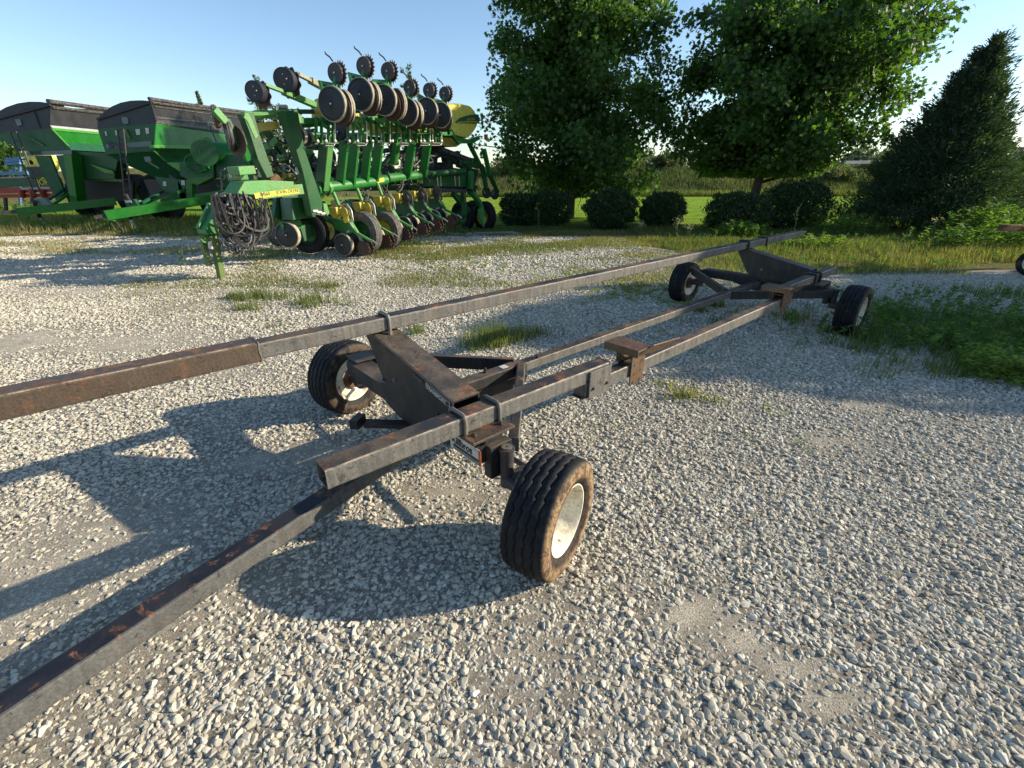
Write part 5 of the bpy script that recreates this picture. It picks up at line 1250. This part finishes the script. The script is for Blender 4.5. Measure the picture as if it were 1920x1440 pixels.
def broadleaf(x, y, h, env, nleaf, lsize, label, lean=(0, 0), nl=26, tr=.17, zlow=1.0, nm="maple_tree", shapeskip=.12, grp=None):
    t = empty(nm, (x, y, 0), rnd.uniform(0, 0), label, 'tree', grp)
    b = MB(); top = Vector((x+lean[0], y+lean[1], h*.9)); base_ = Vector((x, y, -.1))
    trunk = [base_.lerp(top, k/12)+Vector((math.sin(k*1.1)*.06, math.cos(k*.8)*.06, 0)) for k in range(13)]
    b.tube(trunk, [tr*1.25]+[tr*(1-k/12.5) for k in range(1, 13)], 12)
    C_ = []
    for i in range(nl):
        f = (i+.5)/nl; zz = zlow*.75+(h*.9-zlow*.75)*f**1.05
        k = zz/(h*.9)*12; p0 = trunk[min(12, int(k))].lerp(trunk[min(12, int(k)+1)], k-int(k))
        az = i*2.39996+rnd.uniform(-.3, .3); ze = min(h, zz+env(zz)*rnd.uniform(.05, .45)); rr = env(ze)*rnd.uniform(.82, 1.04)
        ctr = base_.lerp(top, min(1, ze/(h*.9)))
        p1 = Vector((ctr.x+math.cos(az)*rr, ctr.y+math.sin(az)*rr, ze))
        P = limb(b, p0, p1, tr*.34*(1-.6*f), .012, .10)
        for m in range(12):
            tt = .2+.8*m/11; q0 = p0.lerp(p1, tt); q0 = P[min(6, int(tt*6))]
            d = Vector((rnd.gauss(0, 1), rnd.gauss(0, 1), rnd.gauss(.15, .7))).normalized()*rr*rnd.uniform(.18, .38)
            q1 = q0+d; limb(b, q0, q1, .014, .004, .1, 3)
            for tt2 in (.45, .75, 1.0): C_.append(q0.lerp(q1, tt2))
        C_.append(p1)
    C_ = np.array([c[:] for c in C_])
    idx = nr.integers(0, len(C_), nleaf); P = C_[idx]+nr.normal(0, 1, (nleaf, 3))*np.array([.23, .23, .19])*(env(h*.4)/3.3)
    # keep a ragged outline
    ang = np.arctan2(P[:, 1]-y, P[:, 0]-x); ctrx = x+lean[0]*P[:, 2]/h; ctry = y+lean[1]*P[:, 2]/h
    ev = np.array([env(z) for z in np.clip(P[:, 2], 0, h)]); d = np.hypot(P[:, 0]-ctrx, P[:, 1]-ctry)
    k = (d < ev*(1.06+.10*np.sin(ang*5+P[:, 2]*2.1)+.06*np.sin(ang*11+P[:, 2]*5))) & (P[:, 2] > zlow*.85) & (snoise(P[:, 0]*2.1+P[:, 2]*1.7, P[:, 1]*2.1-P[:, 2]*1.3, 9) > -shapeskip*6)
    P = P[k]; tone = np.clip(nr.normal(.45, .22, len(P)), 0, 1)
    b.build("trunk", M['bark'], t, True)
    leafset("crown", P, lsize*nr.uniform(.7, 1.2, len(P)), tone, M['maple'], t, 'maple', .8)
    return t
def env1(z): return float(np.interp(z, [.7, 1.2, 2.2, 4.0, 6.6, 7.9, 9.0], [2.4, 3.5, 3.95, 3.6, 2.95, 1.6, .2]))
def env2(z): return float(np.interp(z, [1.3, 1.9, 2.8, 4.2, 5.6, 6.4, 7.0, 7.5], [1.3, 2.4, 3.5, 3.9, 3.6, 2.9, 1.5, .2]))
broadleaf(2.25, 19.0, 9.0, env1, 76000, .135, 'broad dark maple standing just right of the yellow planter tank', (0, 0), 30, .16, .9)
broadleaf(8.0, 16.6, 7.5, env2, 90000, .13, 'larger spreading maple with its low limbs over the clipped shrubs', (.9, 0), 34, .17, 1.75)
def shrub(px0, px1, ytop, ybase, label, Y=None, depth=None, n=9000, grp='clipped dark shrubs under the maples', boxy=.0, mat='shrub', ls=.05):
    xm = (px0+px1)/2; g = atZ(xm, ybase) if Y is None else atY(xm, ybase, Y); Y = g.y
    a = atY(px0, ybase, Y).x; b_ = atY(px1, ybase, Y).x; zt = atY(xm, ytop, Y).z
    cx = (a+b_)/2; rx = (b_-a)/2; ry = depth or min(rx, .8); cy = Y+ry*.6; rz = zt/2
    t = empty("shrub", (cx, cy, 0), 0, label, 'shrub', grp)
    u = nr.normal(size=(n, 3)); u /= np.linalg.norm(u, axis=1, keepdims=True)
    if boxy: u = np.sign(u)*np.abs(u)**(1-boxy)
    r = np.clip(nr.normal(.93, .07, n), .3, 1.12)*(1+.06*np.sin(u[:, 0]*9+u[:, 2]*7+cx*5)+.06*np.sin(u[:, 0]*15+u[:, 2]*13+cx*3))
    P = u*r[:, None]*np.array([rx, ry, rz])+np.array([cx, cy, rz]); P = P[P[:, 2] > .02]
    inner = nr.normal(size=(n//2, 3)); inner /= np.linalg.norm(inner, axis=1, keepdims=True); inner = inner*nr.uniform(.3, .85, (len(inner), 1))*np.array([rx, ry, rz])+np.array([cx, cy, rz])
    P = np.vstack([P, inner[inner[:, 2] > .02]]); tone = np.clip(nr.normal(.4, .25, len(P)), 0, 1)
    leafset("crown", P, ls*nr.uniform(.7, 1.5, len(P)), tone, M[mat], t, 'oval', 1.2)
    b = MB()
    for k in range(5): limb(b, (cx, cy, -.05), (cx+rnd.uniform(-.5, .5)*rx, cy+rnd.uniform(-.4, .4)*ry, rz*1.3), .03, .008)
    b.build("stems", M['bark'], t, True)
shrub(938, 1002, 362, 424, 'dark clipped shrub closest to the planter wheels', n=9000, boxy=.3)
shrub(995, 1070, 358, 424, 'dark boxy shrub at the foot of the planter-side maple', n=9000, boxy=.35)
shrub(1098, 1196, 356, 433, 'wide round shrub between the maple trunk and the smaller ball shrub', n=13000)
shrub(1204, 1286, 361, 432, 'smaller round ball shrub standing alone in the middle gap', n=11000)
shrub(1334, 1445, 362, 440, 'low wide shrub in front of the spreading maple trunk', n=12000, boxy=.15)
shrub(1440, 1554, 340, 436, 'tallest of the clipped shrubs, right of the spreading maple trunk', n=14000, boxy=.15)
def conifer(x, y, h, r0, n, label, mat, seg=1.0, low=.0, nm="conifer", ls=.16, grp=None, pw=1.0, lean=0.):
    t = empty(nm, (x, y, 0), 0, label, 'evergreen tree', grp)
    b = MB(); b.tube([(x, y, -.1), (x+lean*.6, y, h*.6), (x+lean, y, h*.97)], [r0*.07, r0*.04, .01], 8); b.build("trunk", M['bark'], t, True)
    P = []; D = []
    nb = max(40, int(n/110))
    for i in range(nb):
        f = ((i+rnd.random())/nb)**.85; z0 = low+(h-low)*f; az = rnd.uniform(0, 6.283)
        R0 = r0*(1-f)**pw*rnd.uniform(.74, 1.14)+.05+(rnd.uniform(.1, .28) if rnd.random() < .30 else 0)
        m = int(110*(.15+1.6*(1-f)))
        s_ = nr.uniform(0, 1, m)**.45; up_ = .30+.5*f
        aw = nr.normal(0, .10+.10*(1-s_), m); px_ = np.cos(az+aw)*R0*s_; py_ = np.sin(az+aw)*R0*s_
        pz = z0+R0*s_*up_*.5+nr.normal(0, .05+.02*R0, m)
        P.append(np.c_[x+px_+lean*pz/h, y+py_, pz]); D.append(np.c_[np.cos(az)+nr.normal(0, .5, m), np.sin(az)+nr.normal(0, .5, m), .55+nr.normal(0, .4, m)])
    P = np.vstack(P); D = np.vstack(D); k = P[:, 2] > .03; P, D = P[k], D[k]
    tone = np.clip(nr.normal(.42, .25, len(P)), 0, 1)
    leafset("crown", P, ls*nr.uniform(.6, 1.3, len(P)), tone, M[mat], t, 'needle', dirs=D)
conifer(12.0, 14.3, 4.75, 2.1, 120000, 'big dark conical evergreen at the right edge of the lawn', 'cedar', ls=.11, pw=1.05, lean=.5)
conifer(15.6, 14.6, 3.2, 1.3, 12000, 'low dark evergreen cut by the right edge of the picture', 'cedar', ls=.14)
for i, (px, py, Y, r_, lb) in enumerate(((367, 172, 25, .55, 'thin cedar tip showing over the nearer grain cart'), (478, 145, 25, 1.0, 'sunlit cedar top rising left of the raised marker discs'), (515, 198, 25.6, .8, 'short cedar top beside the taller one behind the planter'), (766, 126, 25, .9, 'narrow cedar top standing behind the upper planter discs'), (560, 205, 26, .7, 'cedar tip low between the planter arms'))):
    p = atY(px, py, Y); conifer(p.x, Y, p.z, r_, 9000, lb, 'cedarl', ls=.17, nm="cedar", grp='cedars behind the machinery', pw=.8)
# a maple outside the frame to the right: it throws the long shade over the gravel
def env3(z): return float(np.interp(z, [.6, 1.2, 2.0, 3.4, 4.5, 5.2], [1.6, 2.5, 2.8, 2.6, 1.5, .2]))
broadleaf(12.6, 6.0, 5.2, env3, 26000, .17, 'small maple beyond the right edge that shades the gravel', (0, 0), 24, .12, .7)

# ---- grasses
def blades(name, X, Y, h, tone, label, cat='grass', w=.006, parent=None, Z=None, mat='grass', lean=.45):
    n = len(X); az = nr.uniform(0, 6.283, n); ln = np.abs(nr.normal(0, lean, n)); hh = h*nr.uniform(.5, 1.15, n)
    Z = np.zeros(n) if Z is None else Z
    wx, wy = np.cos(az+1.57)*w*nr.uniform(.6, 1.3, n), np.sin(az+1.57)*w*nr.uniform(.6, 1.3, n)
    def pt(t, q): return np.c_[X+np.cos(az)*hh*ln*t**2+wx*q, Y+np.sin(az)*hh*ln*t**2+wy*q, Z+hh*t*(1-.25*ln*t)]
    V = np.stack([pt(0, -1), pt(0, 1), pt(.5, .85), pt(.5, -.85), pt(1, 0)], 1)
    b = np.arange(n)[:, None]*5; lo = np.concatenate([b+np.array([[0, 1, 2, 3]]), b+np.array([[3, 2, 4]])], 1).ravel()
    st = (np.arange(n)[:, None]*7+np.array([[0, 4]])).ravel(); to = np.tile([4, 3], n)
    o = big_mesh(name, V.reshape(-1, 3), lo, st, to, M[mat], parent, np.repeat(tone, 5)); return tag(o, label, cat, kind='stuff')
def tufts(cx, cy, rx, ry, nt, nb, sp=.05):
    tx = cx+nr.normal(0, .5, nt)*rx; ty = cy+nr.normal(0, .5, nt)*ry
    return np.repeat(tx, nb)+nr.normal(0, sp, nt*nb), np.repeat(ty, nb)+nr.normal(0, sp, nt*nb)
def patch(pts, h, tone, name, label, w=.005, lean=.45):
    X = []; Yy = []; Hh = []; T = []
    for px, py, rx, ry, nt, nb, hk, tk in pts:
        g = atZ(px, py); x, y = tufts(g.x, g.y, rx, ry, nt, nb); X.append(x); Yy.append(y); Hh.append(np.full(len(x), h*hk)); T.append(np.clip(nr.normal(tk, .13, len(x)), 0, 1))
    return blades(name, np.concatenate(X), np.concatenate(Yy), np.concatenate(Hh), np.concatenate(T), label, w=w, lean=lean)
patch([(925, 645, .26, .26, 34, 16, 1.0, .45), (990, 632, .24, .16, 18, 14, .8, .5), (790, 625, .15, .12, 8, 14, .6, .4), (1010, 628, .12, .1, 6, 12, .6, .35)], .21, .3, "grass_clump", 'bright green grass clump growing between the cart rails', w=.0035)
patch([(500, 560, .45, .25, 26, 16, 1, .42), (590, 570, .35, .25, 20, 16, 1, .45), (620, 540, .4, .3, 18, 14, .8, .5), (470, 580, .25, .15, 10, 14, .7, .45), (440, 560, .2, .2, 8, 14, .8, .4), (515, 612, .15, .05, 5, 10, .4, .5)], .16, .4, "grass_tufts", 'scattered yellow green grass tufts in the gravel left of the high rail', w=.004)
patch([(1285, 745, .13, .06, 12, 10, 1, .6), (1245, 720, .05, .05, 4, 8, .7, .5), (1330, 757, .06, .04, 5, 8, .7, .6), (1437, 770, .02, .02, 2, 6, .8, .5), (1310, 665, .02, .02, 2, 8, .9, .4), (1360, 640, .03, .02, 2, 8, .9, .4), (1500, 650, .04, .03, 3, 8, .7, .5), (1240, 625, .05, .05, 3, 8, .5, .7), (1130, 690, .05, .05, 3, 6, .3, .6), (1135, 800, .05, .04, 3, 6, .3, .55), (1405, 830, .03, .02, 2, 6, .4, .5), (1515, 840, .02, .02, 2, 6, .6, .5), (1085, 795, .06, .04, 4, 5, .3, .6)], .12, .5, "grass_sprigs", 'small yellowish grass sprigs dotted over the open gravel', w=.003)
patch([(1306, 585, .08, .1, 8, 16, .9, .25), (1340, 575, .1, .1, 8, 14, .8, .3), (1270, 548, .15, .12, 14, 16, 1.2, .25), (1345, 610, .05, .05, 4, 12, .9, .25), (1185, 545, .3, .3, 22, 12, .5, .75), (1130, 560, .2, .2, 12, 10, .4, .7), (1480, 600, .2, .2, 14, 12, .8, .4), (1560, 628, .06, .06, 6, 12, 1, .3), (1420, 590, .4, .3, 18, 10, .6, .5), (1250, 600, .1, .1, 4, 12, .5, .8), (1600, 560, .3, .3, 16, 12, .9, .35), (1620, 640, .1, .1, 8, 12, 1, .3)], .17, .4, "grass_tufts", 'thin grass tufts in the shaded gravel beside the rear wheels', w=.004)
# the ragged verge between yard and lawn: many short blades, thinner toward the gravel
def verge(name, x0, x1, y0, y1, dens, h, tone, label, cut=-.1, seed=5, w=.006, lean=.45, th=None):
    n = int((x1-x0)*(y1-y0)*dens); X = nr.uniform(x0, x1, n); Y = nr.uniform(y0, y1, n)
    s = snoise(X*1.6, Y*2.2, seed); k = (s > cut) & wedge(X, Y, .3); X, Y, s = X[k], Y[k], s[k]
    hh = h*(.5+np.clip(s-cut, 0, 1)*.9); T = np.clip(nr.normal(tone, .16, len(X))+.18*snoise(X, Y, seed+2), 0, 1)
    return blades(name, X, Y, hh, T, label, w=w, lean=lean)
verge("verge_grass", -6, 4.5, 6.8, 11, 900, .08, .62, 'thin dry yellow grass spreading over the gravel before the planter', -.02, 5, .005, .6)
verge("verge_grass", -3, 6, 9.2, 14.8, 1000, .10, .62, 'low yellow green verge grass between the planter and the shrubs', -.12, 8, .006, .55)
verge("verge_grass", 3.6, 16, 7.7, 15, 620, .19, .52, 'tall ragged grass below the conical evergreen', -.35, 12, .006, .5)
verge("verge_grass", -18, -5.5, 10.0, 14.6, 420, .15, .78, 'dry straw coloured grass before the grain carts', .0, 15, .006, .5)
verge("verge_grass", -26, -6, 14.4, 20, 140, .25, .72, 'dry grass growing around the grain cart tongues', -.5, 17, .009, .5)
verge("yard_grass", -6.5, 3.0, 4.9, 7.6, 300, .07, .6, 'thin scattered grass sprigs over the gravel behind the high rail', .22, 29, .004, .6)
verge("lawn_edge_grass", -2, 16, 14.6, 16.4, 500, .06, .30, 'green grass edge of the mown lawn behind the shrubs', -.6, 19, .008, .4)
verge("yard_grass", 3.2, 9, 4.0, 7.6, 130, .10, .45, 'sparse low grass in the shaded gravel at the right', .15, 23, .004, .5)
# ---- broad weeds: stems with leaves
def weeds(name, pts, h, nl, ls, label, mat='weed', shape='long', cat='weeds', kind='stuff', stemw=.004, spread=.10, tone=.45, droop=.0, parent=None):
    P = []; D = []; Sx = []; Sy = []; Sh = []; Sz = []; TT = []
    for (x, y, k) in pts:
        hh = h*k*rnd.uniform(.75, 1.2); ax_, ay_ = rnd.gauss(0, spread), rnd.gauss(0, spread)
        t_ = nr.uniform(.15, 1, nl); a = nr.uniform(0, 6.283, nl); r = ls*.45*(1.15-.6*t_)
        P.append(np.c_[x+ax_*hh*t_**1.5*3+np.cos(a)*r, y+ay_*hh*t_**1.5*3+np.sin(a)*r, hh*t_]); D.append(np.c_[np.cos(a), np.sin(a), nr.normal(.35-droop, .3, nl)]); TT.append(np.clip(nr.normal(tone, .2, nl), 0, 1))
    P = np.vstack(P); D = np.vstack(D); tt = np.concatenate(TT)
    o = leafset(name, P, ls*nr.uniform(.6, 1.25, len(P)), tt, M[mat], parent, shape, dirs=D)
    return tag(o, label, cat if parent is None else None, kind=kind)
def scatter(px, py, rx, ry, n, k=1.0):
    g = atZ(px, py); return [(g.x+rnd.gauss(0, .5)*rx, g.y+rnd.gauss(0, .5)*ry, k*rnd.uniform(.7, 1.2)) for _ in range(n)]
weeds("weed_patch", scatter(1740, 650, .9, .4, 55)+scatter(1820, 640, 1.3, .6, 100)+scatter(1900, 620, 1.0, .8, 100)+scatter(1870, 680, .6, .4, 60)+scatter(1700, 590, .8, .5, 30, .8)+scatter(1655, 605, .25, .3, 24, .8)+scatter(1780, 570, 1.4, .6, 40, .9), .20, 34, .055, 'dark green feathery weeds spreading over the shaded gravel at the right', tone=.55, spread=.16)
patch([(1720, 650, .9, .5, 60, 14, 1, .3), (1850, 630, 1.2, .8, 90, 14, 1.1, .35), (1680, 600, .5, .5, 30, 12, .8, .4), (1780, 700, .7, .25, 26, 12, .7, .45), (1640, 660, .3, .2, 12, 10, .7, .4), (1890, 560, 1.2, .5, 40, 12, 1, .4)], .20, .4, "weed_grass", 'thin grass mixed into the weeds on the shaded gravel at the right', w=.004)
weeds("fern_weeds", scatter(1880, 715, .22, .12, 40)+scatter(1850, 700, .2, .1, 22)+scatter(1925, 725, .2, .12, 26), .20, 46, .065, 'sunlit bright yellow green feathery weeds low at the right edge', tone=.85, spread=.14)
weeds("weed_patch", scatter(1380, 447, .6, .25, 60)+scatter(1340, 437, .4, .3, 30), .38, 34, .12, 'leafy bright weeds behind the high rail in front of the shrubs', tone=.6)
weeds("weed_patch", scatter(1580, 440, .9, .6, 90, 1.1)+scatter(1540, 470, .6, .4, 30, .7)+scatter(1480, 470, .5, .3, 24, .6), .42, 34, .11, 'tall light green weeds left of the conical evergreen', tone=.75)
weeds("weed_patch", scatter(1850, 455, 1.0, .6, 60, 1.3)+scatter(1780, 470, .8, .4, 30, .7)+scatter(1900, 470, .8, .6, 40, 1.2), .62, 40, .13, 'tall leafy goldenrod against the dark evergreen', tone=.6, spread=.06, droop=.3)
weeds("weed_patch", scatter(160, 425, 3.5, .8, 60, .6)+scatter(60, 400, 3, 1.0, 60, 1)+scatter(350, 440, 2, .5, 20, .4), .5, 24, .14, 'mixed weeds under the grain cart tongues', tone=.7)
weeds("weed_patch", scatter(660, 470, 1.2, .15, 30, .5)+scatter(760, 460, 1.2, .3, 40, .5)+scatter(850, 440, 1.0, .4, 40, .9), .32, 22, .07, 'weeds growing under the planter units', tone=.4)
weeds("weed_patch", [(rnd.uniform(3.8, 14), rnd.uniform(8.0, 13), rnd.uniform(.4, 1.2)) for _ in range(170)], .26, 20, .08, 'scattered low weeds in the ragged grass near the rear wheels', tone=.5, spread=.12)
weeds("dry_weeds", scatter(1180, 550, .9, .5, 60, .5)+scatter(1120, 520, 1.2, .6, 50, .6)+scatter(900, 500, 2.0, .6, 50, .6)+scatter(1260, 570, .4, .3, 20, .6), .10, 16, .05, 'flat brownish dry weeds on the gravel behind the high rail', tone=1.0, spread=.3)
# single tall stalks
def stalk(px, py, h, label, flower=True, tone=.6, nl=26, ls=.06):
    g = atZ(px, py); t = empty("tall_weed", (g.x, g.y, 0), 0, label, 'weed', 'tall single weeds at the lawn edge')
    b = MB(); top = Vector((g.x+rnd.uniform(-.05, .05), g.y, h)); b.tube([g, g.lerp(top, .5)+Vector((.02, 0, 0)), top], [.006, .005, .003], 5)
    for k in range(5):
        f = .55+.09*k; p = g.lerp(top, f); b.tube([p, p+Vector((rnd.uniform(-.12, .12), rnd.uniform(-.1, .1), .14))], .003, 4)
    b.build("stem", M['oldgreen'], t)
    weeds("leaves", [(g.x, g.y, 1)], h, nl, ls, None, tone=tone, parent=t, kind=None, spread=.01, cat=None)
    if flower:
        n = 60; P = np.c_[nr.normal(g.x, .07, n), nr.normal(g.y, .07, n), nr.normal(h*.97, .05, n)]
        leafset("flower_head", P, np.full(n, .022), nr.uniform(0, 1, n), M['flower'], t, 'oval', 1.2)
for a in ((1267, 455, .52, 'pale flowering weed right of the lone ball shrub'), (1010, 432, .62, 'thin bare stalk in front of the boxy shrub', False), (1483, 455, .85, 'tallest seed stalk before the shrub right of the trunk', False, .5), (1740, 455, .55, 'white topped weed at the foot of the dark evergreen'), (1200, 445, .35, 'short pale weed before the round shrubs'), (1290, 448, .30, 'small weed standing beside the pale flowering one'), (345, 500, .42, 'lone green weed left of the hitch stand', False, .5, 40, .09)):
    stalk(*a)
# ---- the bank and what stands on it
def bankz(X, Y): return -.01+(2.1+.18*np.sin(X*.13)+.1*np.sin(X*.5+2))*np.clip((Y-40.6)/9, 0, 1)**1.1
n = 60000; X = nr.uniform(-8, 62, n); Y = nr.uniform(40.2, 51.5, n)
sn = snoise(X*.5, Y*.7, 31)
blades("bank_weeds", X, Y, .55+.35*sn, np.clip(.45+.35*sn+nr.normal(0, .15, n), 0, 1), 'tall brownish weeds covering the grass bank across the lawn', 'weeds', w=.035, Z=bankz(X, Y), mat='bankweed', lean=.35)
n = 14000; X = nr.uniform(-8, 62, n); Y = nr.uniform(39.6, 40.8, n)
blades("field_edge_grass", X, Y, .55, np.clip(nr.normal(.5, .15, n), 0, 1), 'strip of longer pale grass along the far lawn edge', w=.02, mat='grass', lean=.3)
def bush(x, y, z, rx, rz, n, label, mat='maple', ls=.3, nm="bush", cat='bush', grp=None):
    t = empty(nm, (x, y, z), 0, label, cat, grp)
    u = nr.normal(size=(n, 3)); u /= np.linalg.norm(u, axis=1, keepdims=True); r = nr.uniform(.5, 1.05, n)*(1+.2*np.sin(u[:, 0]*6+x)+.15*np.sin(u[:, 2]*9+u[:, 1]*5))
    P = u*r[:, None]*np.array([rx, rx, rz])+np.array([x, y, z+rz*.9]); P = P[P[:, 2] > z-.1]
    leafset("crown", P, ls*nr.uniform(.6, 1.3, len(P)), np.clip(nr.normal(.5, .25, len(P)), 0, 1), M[mat], t, 'oval', 1.2)
    MB().tube([(x, y, z-.3), (x, y, z+rz)], [.12, .05], 6).build("trunk", M['bark'], t)
for i, (px, Y, rx, rz, lb) in enumerate(((1172, 49, 1.7, .9, 'dark bush on the bank between the two maples'), (1240, 50, 1.2, .7, 'smaller bush on the bank right of the dark one'), (1450, 48, 1.6, .8, 'bush on the bank hidden behind the spreading maple'), (1560, 46, 1.8, .6, 'low dark bush at the foot of the bank'), (1665, 50, 1.6, 1.0, 'leafy bush on top of the bank left of the evergreen'), (960, 47, 1.6, .9, 'bush on the bank behind the planter-side maple'))):
    x = (px-960)/FPX*(Y*.91+.63); bush(x, Y, float(bankz(np.array(x), np.array(float(Y)))), rx, rz, 2600, lb, 'bankweed', .22, grp='bushes on the grass bank')
M['fartree'] = leafmat("hazy_tree_leaves", [(.10, .13, .10), (.13, .16, .12), (.17, .20, .14)], .15, .8)  # distance haze put into the pale leaf colour
for i in range(16):
    px = (1575, 1598, 1618, 1640, 1662, 1684, 1706, 1728, 1200, 1235, 1262, 1915, 1890, 30, 8, 55)[i]
    Y = 150+rnd.uniform(-15, 20) if i < 13 else 45
    x = (px-960)/FPX*(Y*.91+.63); rz = rnd.uniform(3.2, 5.2) if i < 13 else 2.8
    lb = ('leftmost', 'second', 'third', 'fourth', 'fifth', 'sixth', 'seventh', 'rightmost')[i]+' of the pale skyline trees between the spreading maple and the conical evergreen' if i < 8 else \
        ('left', 'middle', 'right')[i-8]+' of the three pale skyline trees in the gap between the two maples' if i < 11 else ('right', 'left')[i-11]+' of two pale skyline trees beyond the conical evergreen' if i < 13 else ''
    bush(x, Y, 0, 4.5 if i < 13 else 2.2, rz, 1500, {13: 'tree behind the left grain cart ladder', 14: 'tree at the very left edge', 15: 'tree right of the blue implement'}.get(i, lb), 'fartree' if i < 13 else 'maple', 1.0 if i < 13 else .4, "far_tree" if i < 13 else "leafy_tree", 'tree', 'far trees along the skyline' if i < 13 else 'trees behind the grain carts')
g0, g1 = atY(1585, 306, 51.5), atY(1700, 304, 53)
t = empty("guard_rail", (g0.x, 51.5, 2.1), 0, 'grey steel guard rail along the top of the bank', 'guard rail')
MB().beam(g0, g1, .05, .30, Z3).build("rail", M['galv'], t)
for k in range(5): p = g0.lerp(g1, k/4); MB().beam(p+Vector((0, .1, .1)), p+Vector((0, .1, -.9)), .12, .12, (1, 0, 0)).build("post", M['galv'], t)
